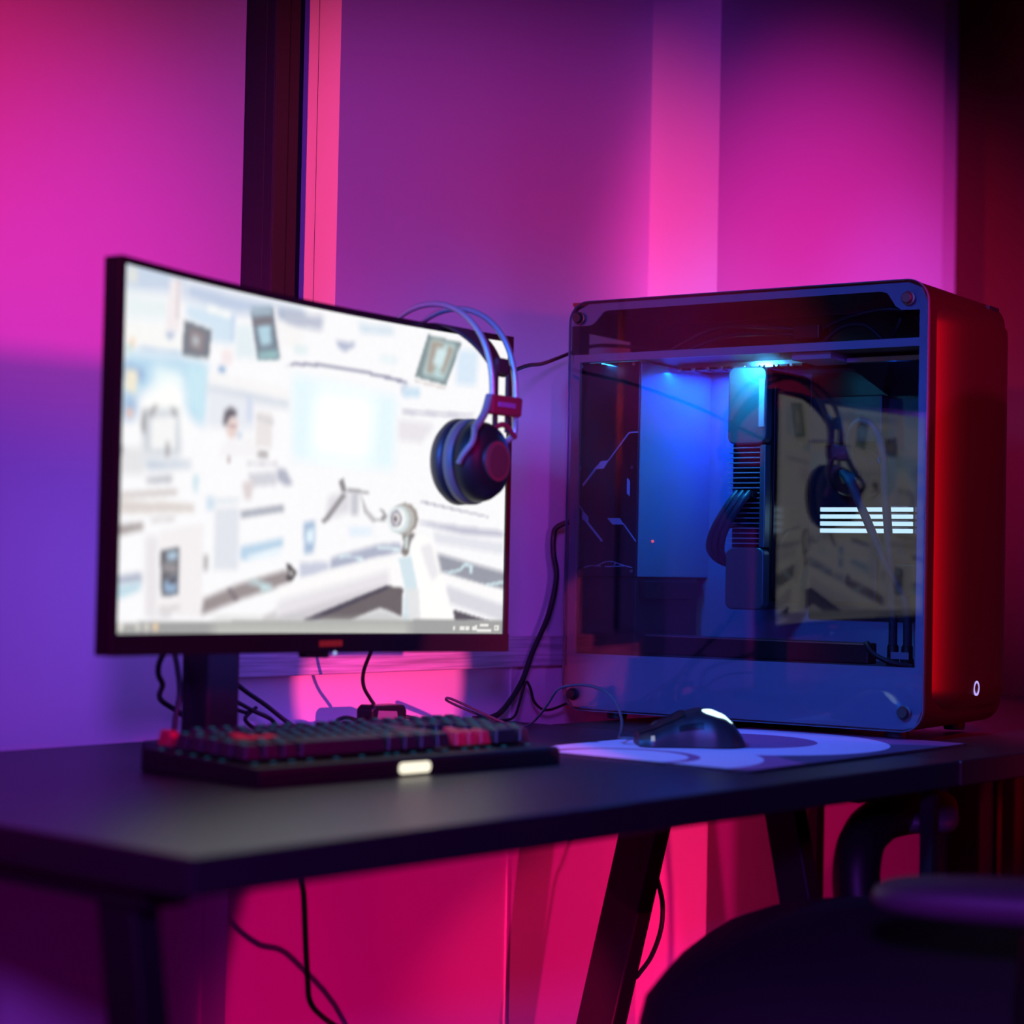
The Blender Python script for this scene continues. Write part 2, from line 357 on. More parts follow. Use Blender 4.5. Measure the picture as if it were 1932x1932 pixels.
# the picture on the screen, printed flat on the panel
ART = [
 ((196,208,226), 4, [(0,1.009),(0.153,1.005),(0.153,0.939),(0.102,0.949),(0.004,0.926)]),
 ((188,200,222), 4, [(0.157,0.995),(0.276,0.99),(0.463,0.988),(0.463,0.953),(0.351,0.945),(0.277,0.934),(0.157,0.946)]),
 ((226,234,236), 5, [(0.004,0.926),(0.115,0.93),(0.115,0.877),(0.004,0.852)]),
 ((236,228,230), 2, [(0.115,0.995),(0.144,0.994),(0.142,0.85),(0.106,0.842)]),
 ((205,196,202), 1, [(0.132,0.994),(0.138,0.994),(0.136,0.881),(0.131,0.88)]),
 ((240,240,238), 2, [(0.004,0.842),(0.102,0.852),(0.144,0.834),(0.145,0.785),(0.053,0.783),(0.004,0.8)]),
 ((170,180,208), 2, [(0.102,0.839),(0.132,0.842),(0.117,0.818)]),
 ((200,208,226), 2, [(0.04,0.786),(0.145,0.793),(0.145,0.782),(0.04,0.775)]),
 ((182,212,232), 5, [(0.004,0.763),(0.145,0.78),(0.214,0.771),(0.208,0.593),(0.153,0.629),(0.115,0.709),(0.061,0.668),(0.004,0.616)]),
 ((196,226,238), 4, [(0.162,0.761),(0.214,0.765),(0.205,0.598),(0.162,0.663)]),
 ((222,238,242), 5, [(0.077,0.745),(0.153,0.738),(0.153,0.683),(0.077,0.638)]),
 ((246,246,244), 6, [(0.115,0.72),(0.157,0.695),(0.166,0.576),(0.061,0.561),(0.057,0.645)]),
 ((150,176,212), 3, [(0.004,0.732),(0.053,0.725),(0.053,0.693),(0.004,0.689)]),
 ((160,186,216), 4, [(0.004,0.647),(0.041,0.643),(0.036,0.584),(0.004,0.579)]),
 ((234,226,206), 2, [(0.01,0.717),(0.04,0.717),(0.036,0.653),(0.01,0.659)]),
 ((236,190,176), 2, [(0.014,0.609),(0.03,0.612),(0.03,0.591),(0.014,0.588)]),
 ((236,206,180), 2, [(0.016,0.802),(0.03,0.805),(0.03,0.779),(0.016,0.776)]),
 ((196,220,214), 2, [(0.01,0.783),(0.024,0.785),(0.024,0.767),(0.01,0.764)]),
 ((218,220,216), 2, [(0.008,0.995),(0.032,0.996),(0.032,0.954),(0.01,0.953)]),
 ((206,222,236), 3, [(0.157,0.929),(0.277,0.929),(0.277,0.845),(0.223,0.839),(0.223,0.872),(0.157,0.891)]),
 ((244,244,240), 2, [(0.209,0.941),(0.272,0.933),(0.272,0.917),(0.209,0.925)]),
 ((190,206,230), 1.5, [(0.272,0.928),(0.282,0.93),(0.282,0.851),(0.272,0.849)]),
 ((222,232,236), 3, [(0.283,0.902),(0.323,0.911),(0.341,0.812),(0.284,0.807)]),
 ((236,232,234), 2, [(0.379,0.98),(0.391,0.98),(0.408,0.825),(0.398,0.823)]),
 ((170,180,198), 3, [(0.391,0.974),(0.463,0.976),(0.463,0.941),(0.398,0.944)]),
 ((240,238,238), 2, [(0.398,0.939),(0.463,0.935),(0.463,0.853),(0.41,0.872)]),
 ((150,178,212), 2, [(0.241,0.773),(0.261,0.774),(0.259,0.751),(0.241,0.751)]),
 ((238,226,228), 2, [(0.25,0.822),(0.277,0.828),(0.277,0.783),(0.25,0.778)]),
 ((214,218,226), 3, [(0.214,0.718),(0.304,0.72),(0.428,0.706),(0.428,0.677),(0.318,0.677),(0.214,0.682)]),
 ((240,238,238), 2, [(0.218,0.755),(0.428,0.736),(0.428,0.712),(0.218,0.728)]),
 ((226,228,236), 3, [(0.219,0.694),(0.337,0.68),(0.337,0.6),(0.214,0.594)]),
 ((206,214,230), 2, [(0.318,0.7),(0.332,0.701),(0.332,0.622),(0.318,0.626)]),
 ((122,126,136), 1.3, [(0.152,0.885),(0.223,0.872),(0.217,0.787),(0.148,0.786)]),
 ((146,132,136), 2, [(0.168,0.866),(0.205,0.858),(0.201,0.802),(0.166,0.811)]),
 ((178,186,192), 2, [(0.175,0.846),(0.192,0.844),(0.19,0.816),(0.172,0.823)]),
 ((180,186,190), 1.2, [(0.149,0.791),(0.217,0.788),(0.217,0.785),(0.149,0.787)]),
 ((122,132,146), 1.3, [(0.322,0.947),(0.379,0.976),(0.401,0.824),(0.342,0.812)]),
 ((160,176,190), 1.5, [(0.322,0.963),(0.377,0.98),(0.379,0.952),(0.325,0.934)]),
 ((176,206,220), 2.2, [(0.339,0.914),(0.374,0.925),(0.377,0.865),(0.351,0.854)]),
 ((128,118,126), 1.5, [(0.329,0.929),(0.379,0.946),(0.38,0.929),(0.331,0.911)]),
 ((150,186,190), 1.5, [(0.346,0.836),(0.394,0.851),(0.398,0.826),(0.344,0.814)]),
 ((104,98,108), 1.5, [(0.257,0.611),(0.261,0.645),(0.277,0.66),(0.291,0.65),(0.293,0.633),(0.277,0.628),(0.272,0.608),(0.261,0.601)]),
 ((226,204,200), 1.5, [(0.272,0.625),(0.293,0.632),(0.296,0.606),(0.291,0.571),(0.277,0.564),(0.264,0.59)]),
 ((150,128,136), 1, [(0.272,0.609),(0.293,0.606),(0.293,0.6),(0.272,0.603)]),
 ((190,206,224), 2, [(0.295,0.589),(0.307,0.587),(0.307,0.559),(0.296,0.561)]),
 ((150,130,136), 1.2, [(0.271,0.554),(0.278,0.555),(0.278,0.515),(0.272,0.514)]),
 ((150,130,136), 1.2, [(0.271,0.544),(0.277,0.545),(0.277,0.494),(0.273,0.494)]),
 ((238,236,238), 2, [(0.277,0.564),(0.332,0.582),(0.351,0.524),(0.25,0.511),(0.254,0.544)]),
 ((228,222,222), 2.5, [(0.342,0.658),(0.384,0.659),(0.385,0.555),(0.342,0.55)]),
 ((206,204,206), 1.5, [(0.344,0.647),(0.389,0.639),(0.387,0.625),(0.344,0.636)]),
 ((170,166,168), 1.5, [(0.349,0.533),(0.375,0.537),(0.375,0.527),(0.349,0.524)]),
 ((206,210,216), 3, [(0.053,0.613),(0.145,0.633),(0.153,0.499),(0.053,0.487)]),
 ((238,238,238), 2.5, [(0.077,0.595),(0.136,0.61),(0.136,0.517),(0.077,0.509)]),
 ((150,148,152), 2, [(0.053,0.613),(0.061,0.614),(0.061,0.545),(0.052,0.559)]),
 ((160,158,160), 2, [(0.067,0.61),(0.086,0.634),(0.094,0.635),(0.075,0.595)]),
 ((160,158,160), 2, [(0.123,0.635),(0.138,0.626),(0.138,0.61),(0.128,0.614)]),
 ((170,168,172), 1.5, [(0.113,0.536),(0.121,0.537),(0.121,0.495),(0.113,0.494)]),
 ((170,168,172), 1.5, [(0.113,0.523),(0.121,0.524),(0.12,0.492),(0.114,0.491)]),
 ((120,110,122), 1.5, [(0,0.505),(0.01,0.506),(0.01,0.481),(0,0.48)]),
 ((222,222,224), 3, [(0.004,0.504),(0.061,0.511),(0.061,0.436),(0.004,0.43)]),
 ((196,204,216), 3, [(0.057,0.479),(0.179,0.488),(0.179,0.472),(0.069,0.448)]),
 ((186,188,196), 2.5, [(0.067,0.429),(0.132,0.444),(0.132,0.423),(0.067,0.413)]),
 ((196,186,184), 2.5, [(0.004,0.38),(0.145,0.405),(0.145,0.391),(0.004,0.367)]),
 ((214,206,202), 2, [(0.004,0.361),(0.188,0.368),(0.188,0.346),(0.004,0.324)]),
 ((200,222,230), 2.5, [(0.184,0.45),(0.199,0.452),(0.197,0.402),(0.186,0.401)]),
 ((206,220,232), 2.5, [(0.219,0.393),(0.241,0.395),(0.241,0.356),(0.219,0.354)]),
 ((216,222,228), 2, [(0.241,0.387),(0.305,0.396),(0.305,0.384),(0.241,0.373)]),
 ((160,150,150), 2.5, [(0,0.292),(0.061,0.305),(0.063,0.287),(0,0.266)]),
 ((172,178,196), 2.5, [(0,0.155),(0.061,0.169),(0.063,0.142),(0,0.131)]),
 ((188,214,226), 2.5, [(0,0.129),(0.059,0.142),(0.059,0.12),(0,0.092)]),
 ((226,222,226), 3, [(0.067,0.265),(0.098,0.273),(0.103,0.035),(0.073,0.045)]),
 ((236,232,234), 2, [(0.103,0.284),(0.215,0.315),(0.215,0.047),(0.103,0.046)]),
 ((206,200,202), 1.5, [(0.078,0.317),(0.141,0.328),(0.141,0.317),(0.078,0.308)]),
 ((104,102,108), 1.3, [(0.106,0.23),(0.153,0.244),(0.154,0.107),(0.111,0.106)]),
 ((176,200,220), 2, [(0.122,0.228),(0.149,0.233),(0.149,0.205),(0.124,0.204)]),
 ((150,146,150), 2, [(0.111,0.198),(0.149,0.2),(0.149,0.167),(0.115,0.171)]),
 ((150,176,206), 2, [(0.117,0.144),(0.149,0.162),(0.149,0.112),(0.119,0.111)]),
 ((96,92,100), 1.2, [(0.128,0.15),(0.149,0.162),(0.149,0.145),(0.132,0.134)]),
 ((166,162,164), 1.5, [(0.217,0.226),(0.228,0.226),(0.228,0.182),(0.217,0.181)]),
 ((196,192,194), 2, [(0.107,0.073),(0.158,0.077),(0.158,0.069),(0.107,0.062)]),
 ((206,202,206), 2, [(0.107,0.057),(0.136,0.06),(0.137,0.049),(0.107,0.046)]),
 ((150,154,168), 2, [(0.307,0.356),(0.419,0.386),(0.419,0.369),(0.31,0.34)]),
 ((182,206,226), 2, [(0.309,0.254),(0.419,0.287),(0.419,0.261),(0.371,0.24),(0.328,0.215),(0.309,0.213)]),
 ((226,238,246), 2, [(0.324,0.226),(0.414,0.255),(0.414,0.237),(0.333,0.215)]),
 ((176,178,194), 2.5, [(0.399,0.497),(0.423,0.494),(0.443,0.45),(0.419,0.447),(0.399,0.463)]),
 ((206,206,214), 2.5, [(0.323,0.471),(0.399,0.486),(0.399,0.445),(0.337,0.433)]),
 ((186,180,190), 1.5, [(0.323,0.503),(0.399,0.512),(0.399,0.506),(0.323,0.497)]),
 ((216,206,208), 2.5, [(0.309,0.441),(0.342,0.456),(0.333,0.393),(0.319,0.391)]),
 ((170,164,166), 1.5, [(0.347,0.537),(0.375,0.541),(0.375,0.529),(0.347,0.526)]),
 ((220,222,230), 2.5, [(0.241,0.362),(0.305,0.367),(0.305,0.185),(0.241,0.182)]),
 ((152,142,144), 1.8, [(0.215,0.053),(0.216,0.098),(0.305,0.143),(0.429,0.191),(0.449,0.163),(0.439,0.151),(0.315,0.1)]),
 ((128,118,124), 1.2, [(0.278,0.128),(0.287,0.131),(0.31,0.1),(0.296,0.094)]),
 ((196,220,224), 1.5, [(0.326,0.149),(0.347,0.159),(0.395,0.143),(0.393,0.129),(0.364,0.122),(0.366,0.139)]),
 ((84,78,82), 1.3, [(0.429,0.215),(0.441,0.203),(0.456,0.184),(0.444,0.157),(0.429,0.162),(0.434,0.186)]),
 ((84,78,82), 1.3, [(0.43,0.209),(0.44,0.206),(0.457,0.184),(0.448,0.163),(0.433,0.162),(0.438,0.186)]),
 ((180,176,178), 1.2, [(0.438,0.192),(0.452,0.181),(0.446,0.173),(0.435,0.18)]),
 ((208,204,208), 2.5, [(0.371,0.05),(0.465,0.104),(0.465,0.036),(0.371,0.035)]),
 ((224,240,246), 5, [(0.434,0.787),(0.71,0.763),(0.705,0.527),(0.439,0.531)]),
 ((250,253,254), 9, [(0.499,0.751),(0.65,0.753),(0.64,0.543),(0.489,0.549)]),
 ((150,150,172), 1, [(0.414,0.807),(0.439,0.823),(0.519,0.835),(0.623,0.833),(0.699,0.826),(0.737,0.82),(0.735,0.808),(0.699,0.815),(0.623,0.824),(0.519,0.825),(0.439,0.814)]),
 ((206,212,226), 2, [(0.721,0.808),(0.743,0.812),(0.732,0.779),(0.721,0.771)]),
 ((200,220,236), 2.5, [(0.726,0.797),(0.771,0.805),(0.771,0.773),(0.726,0.766)]),
 ((178,184,206), 2, [(0.544,0.911),(0.599,0.917),(0.591,0.9),(0.57,0.881),(0.554,0.893)]),
 ((186,190,206), 3, [(0.409,0.973),(0.513,0.979),(0.508,0.937),(0.473,0.935),(0.409,0.939)]),
 ((206,220,232), 3, [(0.601,0.981),(0.698,0.983),(0.698,0.962),(0.612,0.953)]),
 ((218,234,238), 3, [(0.66,0.886),(0.709,0.89),(0.709,0.874),(0.666,0.872)]),
 ((214,230,232), 3, [(0.434,0.874),(0.473,0.876),(0.473,0.859),(0.439,0.852)]),
 ((132,146,150), 1.2, [(0.789,0.983),(0.879,0.973),(0.839,0.824),(0.756,0.838)]),
 ((184,208,210), 2, [(0.799,0.973),(0.863,0.964),(0.834,0.841),(0.777,0.849)]),
 ((168,160,152), 2.5, [(0.798,0.966),(0.834,0.967),(0.803,0.854),(0.785,0.857)]),
 ((168,160,152), 2.5, [(0.843,0.957),(0.86,0.954),(0.834,0.86),(0.823,0.864)]),
 ((206,226,230), 2.5, [(0.814,0.945),(0.84,0.942),(0.826,0.884),(0.802,0.886)]),
 ((216,208,206), 1.2, [(0.756,0.828),(0.839,0.819),(0.838,0.81),(0.757,0.821)]),
 ((212,226,240), 3, [(0.869,0.95),(0.923,0.954),(0.918,0.836),(0.864,0.833)]),
 ((190,188,204), 2, [(0.721,0.724),(0.918,0.739),(0.894,0.726),(0.727,0.713)]),
 ((226,222,228), 3, [(0.716,0.689),(0.812,0.691),(0.778,0.623),(0.716,0.627)]),
 ((216,214,220), 3, [(0.535,0.424),(0.592,0.447),(0.592,0.381),(0.53,0.351)]),
 ((196,196,204), 1.8, [(0.595,0.442),(0.616,0.447),(0.616,0.371),(0.595,0.369)]),
 ((150,146,150), 1.2, [(0.517,0.344),(0.574,0.44),(0.582,0.431),(0.53,0.34)]),
 ((140,136,140), 1.2, [(0.561,0.474),(0.574,0.485),(0.579,0.464),(0.584,0.441),(0.571,0.442)]),
 ((170,168,172), 1.2, [(0.584,0.456),(0.64,0.452),(0.643,0.44),(0.584,0.444)]),
 ((190,188,192), 1.2, [(0.619,0.444),(0.64,0.391),(0.662,0.365),(0.689,0.368),(0.686,0.357),(0.651,0.355),(0.629,0.384)]),
 ((146,142,146), 1, [(0.67,0.397),(0.681,0.395),(0.692,0.374),(0.678,0.36),(0.673,0.372),(0.684,0.379)]),
 ((150,142,138), 1, [(0.773,0.374),(0.768,0.348),(0.756,0.328),(0.738,0.32),(0.721,0.326),(0.708,0.344),(0.703,0.369),(0.708,0.395),(0.72,0.414),(0.738,0.423),(0.755,0.418),(0.768,0.4)]),
 ((186,184,180), 1, [(0.764,0.372),(0.76,0.348),(0.748,0.329),(0.731,0.322),(0.714,0.327),(0.702,0.343),(0.697,0.366),(0.702,0.39),(0.714,0.409),(0.731,0.417),(0.747,0.412),(0.76,0.395)]),
 ((206,220,224), 1, [(0.75,0.371),(0.747,0.348),(0.736,0.331),(0.721,0.323),(0.707,0.328),(0.696,0.344),(0.692,0.366),(0.696,0.389),(0.707,0.406),(0.721,0.413),(0.736,0.408),(0.746,0.393)]),
 ((246,244,242), 1, [(0.74,0.371),(0.737,0.353),(0.729,0.34),(0.718,0.334),(0.707,0.338),(0.699,0.35),(0.696,0.367),(0.699,0.385),(0.707,0.399),(0.718,0.404),(0.729,0.4),(0.737,0.388)]),
 ((130,130,148), 0.8, [(0.73,0.372),(0.728,0.357),(0.722,0.347),(0.715,0.342),(0.707,0.345),(0.702,0.355),(0.7,0.369),(0.702,0.383),(0.707,0.394),(0.714,0.398),(0.722,0.395),(0.727,0.385)]),
 ((232,226,224), 0.8, [(0.725,0.371),(0.723,0.361),(0.72,0.353),(0.715,0.35),(0.71,0.353),(0.706,0.36),(0.705,0.369),(0.706,0.38),(0.709,0.387),(0.714,0.39),(0.719,0.388),(0.723,0.381)]),
 ((120,110,120), 0.6, [(0.718,0.369),(0.717,0.364),(0.715,0.36),(0.713,0.359),(0.71,0.36),(0.709,0.364),(0.708,0.368),(0.709,0.374),(0.71,0.377),(0.713,0.379),(0.715,0.378),(0.717,0.374)]),
 ((130,124,122), 1, [(0.731,0.321),(0.767,0.327),(0.753,0.294),(0.751,0.263),(0.741,0.248),(0.729,0.262),(0.737,0.293)]),
 ((196,206,206), 0.8, [(0.739,0.315),(0.748,0.316),(0.748,0.272),(0.739,0.272)]),
 ((172,176,196), 2, [(0.546,0.233),(0.668,0.283),(0.728,0.293),(0.731,0.268),(0.701,0.254),(0.635,0.225),(0.543,0.197)]),
 ((208,224,232), 1.2, [(0.567,0.246),(0.625,0.243),(0.635,0.225),(0.622,0.225),(0.609,0.237),(0.567,0.235)]),
 ((214,230,236), 1.2, [(0.662,0.279),(0.723,0.277),(0.728,0.265),(0.668,0.27)]),
 ((196,200,216), 2.5, [(0.465,0.216),(0.541,0.22),(0.541,0.196),(0.5,0.177),(0.465,0.169)]),
 ((166,186,212), 1.8, [(0.472,0.338),(0.502,0.346),(0.501,0.245),(0.475,0.244)]),
 ((220,236,246), 2.5, [(0.48,0.312),(0.501,0.325),(0.5,0.278),(0.48,0.276)]),
 ((212,228,244), 3, [(0.592,0.332),(0.657,0.331),(0.651,0.318),(0.593,0.308)]),
 ((244,242,242), 1.5, [(0.411,0.138),(0.657,0.239),(0.701,0.244),(0.737,0.231),(0.737,0.149),(0.701,0.154),(0.485,0.04),(0.411,0.036)]),
 ((224,220,226), 3, [(0.411,0.097),(0.614,0.169),(0.698,0.204),(0.701,0.154),(0.485,0.04),(0.411,0.036)]),
 ((204,200,206), 2.5, [(0.411,0.05),(0.577,0.113),(0.693,0.157),(0.701,0.153),(0.485,0.038),(0.411,0.036)]),
 ((108,100,104), 1.3, [(0.475,0.038),(0.577,0.089),(0.698,0.153),(0.737,0.146),(0.736,0.052),(0.679,0.079),(0.599,0.038)]),
 ((78,72,88), 1.3, [(0.475,0.039),(0.577,0.092),(0.695,0.153),(0.701,0.145),(0.583,0.08),(0.51,0.04)]),
 ((206,206,210), 1.5, [(0.599,0.036),(0.674,0.078),(0.701,0.07),(0.735,0.046),(0.735,0.036)]),
 ((206,222,230), 1.2, [(0.723,0.242),(0.756,0.251),(0.774,0.157),(0.774,0.037),(0.738,0.036),(0.743,0.143)]),
 ((222,222,224), 2, [(0.746,0.143),(0.78,0.144),(0.786,0.037),(0.752,0.037)]),
 ((248,246,244), 1.2, [(0.754,0.282),(0.779,0.328),(0.813,0.305),(0.837,0.21),(0.852,0.147),(0.872,0.038),(0.787,0.037),(0.78,0.144)]),
 ((228,226,230), 2, [(0.779,0.283),(0.808,0.298),(0.831,0.197),(0.814,0.171),(0.796,0.221)]),
 ((160,160,176), 1.2, [(0.778,0.435),(0.959,0.398),(0.959,0.394),(0.778,0.429)]),
 ((190,190,206), 2.5, [(0.773,0.368),(1,0.35),(1,0.33),(0.896,0.33),(0.779,0.359)]),
 ((222,222,230), 2.5, [(0.813,0.336),(1,0.311),(1,0.271),(0.819,0.299)]),
 ((150,152,164), 1.5, [(0.825,0.264),(1.001,0.211),(1.001,0.152),(0.933,0.169),(0.837,0.204)]),
 ((206,228,234), 0.8, [(0.842,0.203),(0.884,0.216),(0.899,0.238),(0.92,0.23),(0.919,0.201),(0.91,0.201),(0.911,0.224),(0.899,0.226),(0.89,0.21),(0.861,0.199)]),
 ((206,228,234), 0.8, [(0.951,0.167),(1.001,0.182),(1.001,0.172),(0.957,0.16)]),
 ((244,242,242), 1.3, [(0.837,0.198),(1.001,0.148),(1.001,0.112),(0.846,0.172)]),
 ((212,210,218), 2.5, [(0.849,0.16),(1.001,0.099),(1.001,0.043),(0.861,0.102)]),
 ((92,86,96), 1.3, [(0.87,0.08),(0.97,0.042),(0.876,0.039)]),
 ((158,158,158), 0.6, [(-0.004,0.03),(1.007,0.049),(1.007,-0.009),(-0.004,-0.01)]),
 ((186,186,182), 6, [(0.245,0.032),(0.755,0.037),(0.755,-0.006),(0.245,-0.007)]),
 ((236,232,222), 0.8, [(0.019,0.019),(0.017,0.012),(0.014,0.008),(0.01,0.008),(0.007,0.012),(0.005,0.019),(0.007,0.026),(0.01,0.03),(0.014,0.03),(0.017,0.026)]),
 ((176,174,170), 0.8, [(0.04,0.019),(0.038,0.012),(0.035,0.008),(0.031,0.008),(0.028,0.012),(0.026,0.019),(0.028,0.026),(0.031,0.03),(0.035,0.03),(0.038,0.026)]),
 ((210,206,200), 0.8, [(0.061,0.019),(0.06,0.012),(0.056,0.008),(0.052,0.008),(0.049,0.012),(0.047,0.019),(0.049,0.026),(0.052,0.03),(0.056,0.03),(0.06,0.026)]),
 ((214,208,200), 0.8, [(0.083,0.019),(0.082,0.013),(0.079,0.008),(0.074,0.008),(0.071,0.012),(0.07,0.019),(0.071,0.026),(0.074,0.031),(0.079,0.031),(0.082,0.026)]),
 ((238,206,166), 0.8, [(0.105,0.02),(0.104,0.013),(0.1,0.008),(0.096,0.008),(0.093,0.013),(0.091,0.02),(0.093,0.026),(0.096,0.031),(0.1,0.031),(0.104,0.027)]),
 ((232,230,226), 0.4, [(0.87,0.026),(0.877,0.026),(0.877,0.012),(0.87,0.012)]),
 ((232,230,226), 0.4, [(0.888,0.026),(0.9,0.026),(0.9,0.012),(0.888,0.012)]),
 ((232,230,226), 0.4, [(0.903,0.026),(0.913,0.026),(0.913,0.012),(0.903,0.012)]),
 ((232,230,226), 0.4, [(0.921,0.026),(0.933,0.027),(0.933,0.012),(0.921,0.012)]),
 ((232,230,226), 0.4, [(0.941,0.034),(0.964,0.034),(0.964,0.025),(0.941,0.025)]),
 ((232,230,226), 0.4, [(0.932,0.016),(0.971,0.016),(0.971,0.007),(0.933,0.007)]),
 ((228,226,222), 0.4, [(0.978,0.027),(0.99,0.027),(0.99,0.011),(0.978,0.011)]),
 ((176,176,174), 0.3, [(0.981,0.023),(0.986,0.023),(0.986,0.014),(0.981,0.014)]),
]

def srgb(c):
    c = c / 255.0
    return c / 12.92 if c <= 0.04045 else ((c + 0.055) / 1.055) ** 2.4
import numpy as np
NX, NY = 400, 226
uu_, vv_ = np.meshgrid(np.linspace(0, 1, NX), np.linspace(0, 1, NY))
img = np.zeros((NY, NX, 3), float); img[:] = (242, 241, 243)
def inside(pts, X, Y):
    r = np.zeros(X.shape, bool); j = len(pts) - 1
    for i in range(len(pts)):
        xi, yi = pts[i]; xj, yj = pts[j]
        if yi != yj:
            r ^= ((yi > Y) != (yj > Y)) & (X < (xj - xi) * (Y - yi) / (yj - yi) + xi)
        j = i
    return r
def blur(a, k):
    if k < 1: return a
    for ax in (0, 1):
        acc = a.copy(); n = 1
        for s in range(1, k + 1):
            lo = np.concatenate([np.repeat(np.take(a, [0], ax), s, ax), np.take(a, range(0, a.shape[ax] - s), ax)], ax)
            hi = np.concatenate([np.take(a, range(s, a.shape[ax]), ax), np.repeat(np.take(a, [a.shape[ax] - 1], ax), s, ax)], ax)
            acc = acc + lo + hi; n += 2
        a = acc / n
    return a
for colr, bl, pts in ART:
    msk = inside(pts, uu_, vv_).astype(float)
    msk = blur(msk, int(round(bl)))[..., None]
    img = img * (1 - msk) + np.array(colr, float) * msk
grain = np.random.RandomState(3).rand(NY, NX, 1)
img = img + (blur(grain, 1) - 0.5) * 6
lin = np.clip(img, 0, 255) / 255.0
lin = np.where(lin <= 0.04045, lin / 12.92, ((lin + 0.055) / 1.055) ** 2.4)
sv = []
for j in range(NY):
    for i in range(NX):
        x = -HALF + 2 * HALF * i / (NX - 1)
        sv.append((x, bow(x) + 0.0005, SZ0 + (SZ1 - SZ0) * j / (NY - 1) + skew(x)))
sf = [(j * NX + i, j * NX + i + 1, (j + 1) * NX + i + 1, (j + 1) * NX + i) for j in range(NY - 1) for i in range(NX - 1)]
sm = bpy.data.meshes.new('screen'); sm.from_pydata(sv, [], sf)
ca = sm.color_attributes.new('picture', 'FLOAT_COLOR', 'POINT')
ca.data.foreach_set('color', np.concatenate([lin.reshape(-1, 3), np.ones((NX * NY, 1))], 1).astype(np.float32).ravel())
for p in sm.polygons: p.use_smooth = True
M_SCREEN = bpy.data.materials.new('screen_picture'); M_SCREEN.use_nodes = True
nt = M_SCREEN.node_tree; nt.nodes.clear()
at = nt.nodes.new('ShaderNodeVertexColor'); at.layer_name = 'picture'
em = nt.nodes.new('ShaderNodeEmission'); em.inputs[1].default_value = 1.10
out = nt.nodes.new('ShaderNodeOutputMaterial')
nt.links.new(at.outputs[0], em.inputs[0]); nt.links.new(em.outputs[0], out.inputs[0])
sm.materials.append(M_SCREEN)
so = bpy.data.objects.new('screen', sm); COL.objects.link(so); so.parent = monitor

# ------------------------------------------------------------------ headphones hung over the monitor corner
HP = Vector((1.498, 1.3217, TOP + 0.2977))
hp = tag(empty('headphones', HP, math.radians(6)), 'black over-ear headset with steel bands hung on the monitor corner', 'headphones')
# ear cups: axis along local y, front cup face at y=0, rear cup mirrored behind the screen
def cup(sign, y0):
    c = MB().lathe([(0.0, 0.000), (0.018, 0.0), (0.0205, 0.0015), (0.022, 0.004), (0.026, 0.0045), (0.036, 0.009), (0.0405, 0.017), (0.0425, 0.026), (0.040, 0.030), (0.0, 0.030)], 'y', (0, 0, 0), 40, 0.96, 1.0)
    s = Matrix.Diagonal((1, sign, 1, 1)); T = Matrix.Translation((0, y0, 0))
    o = c.xform(T @ s).build('ear_cup', M_BLACK, hp, smooth=50)
    cap = MB().lathe([(0.0, -0.0015), (0.0165, -0.0012), (0.0175, 0.0002), (0.0175, 0.002)], 'y', (0, 0, 0), 32).xform(T @ s).build('cap', M_REDCAP, o, smooth=50)
    MB().lathe([(0.0182, -0.0006), (0.0205, -0.0006), (0.0205, 0.002), (0.0182, 0.002)], 'y', (0, 0, 0), 32).xform(T @ s).build('cap_ring', M_REDRING, o, smooth=50)
    MB().lathe([(0.0425, 0.028), (0.0445, 0.031), (0.0445, 0.037), (0.0415, 0.040), (0.020, 0.040), (0.020, 0.028)], 'y', (0, 0, 0), 40).xform(T @ s).build('cushion_band', M_GREY, o, smooth=50)
    MB().lathe([(0.040, 0.039), (0.0445, 0.043), (0.045, 0.050), (0.040, 0.057), (0.030, 0.058), (0.022, 0.054), (0.022, 0.039)], 'y', (0, 0, 0), 40).xform(T @ s).build('cushion', M_LEATHER, o, smooth=60)
    return o
M_REDCAP = mat('dark_red_fabric_cap', (0.10, 0.012, 0.016), 0.8, bump=0.3, nscale=900)
M_REDRING = mat('red_rim', (0.20, 0.02, 0.03), 0.5)
cup(1, 0.0); cup(-1, 0.198)
# two steel arcs side by side, running front to back over the monitor
YC, RY, ZB, RZ = 0.099, 0.083, 0.062, 0.106
def arc(xc, r, mtl, name, ry=RY, rz=RZ, zb=ZB, t0=0, t1=180):
    pts = []
    for k in range(25):
        t = math.radians(t0 + (t1 - t0) * k / 24)
        pts.append((xc, YC - ry * math.cos(t), zb + rz * max(0.0, math.sin(t)) ** 0.8))
    return MB().tube(pts, r, 10, 3).build(name, mtl, hp, smooth=60)
XA, XB = 0.010, 0.052
M_YOKE = mat('grey_yoke_plastic', (0.16, 0.17, 0.17), 0.5)
M_REDPLATE = mat('red_slider_plate', (0.26, 0.010, 0.03), 0.5, bump=0.2, nscale=700)
M_STRAP = mat('dark_red_strap', (0.035, 0.010, 0.014), 0.7, bump=0.3, nscale=700)
arc(XA, 0.0032, M_STEEL, 'steel_band'); arc(XB, 0.0032, M_STEEL, 'steel_band')
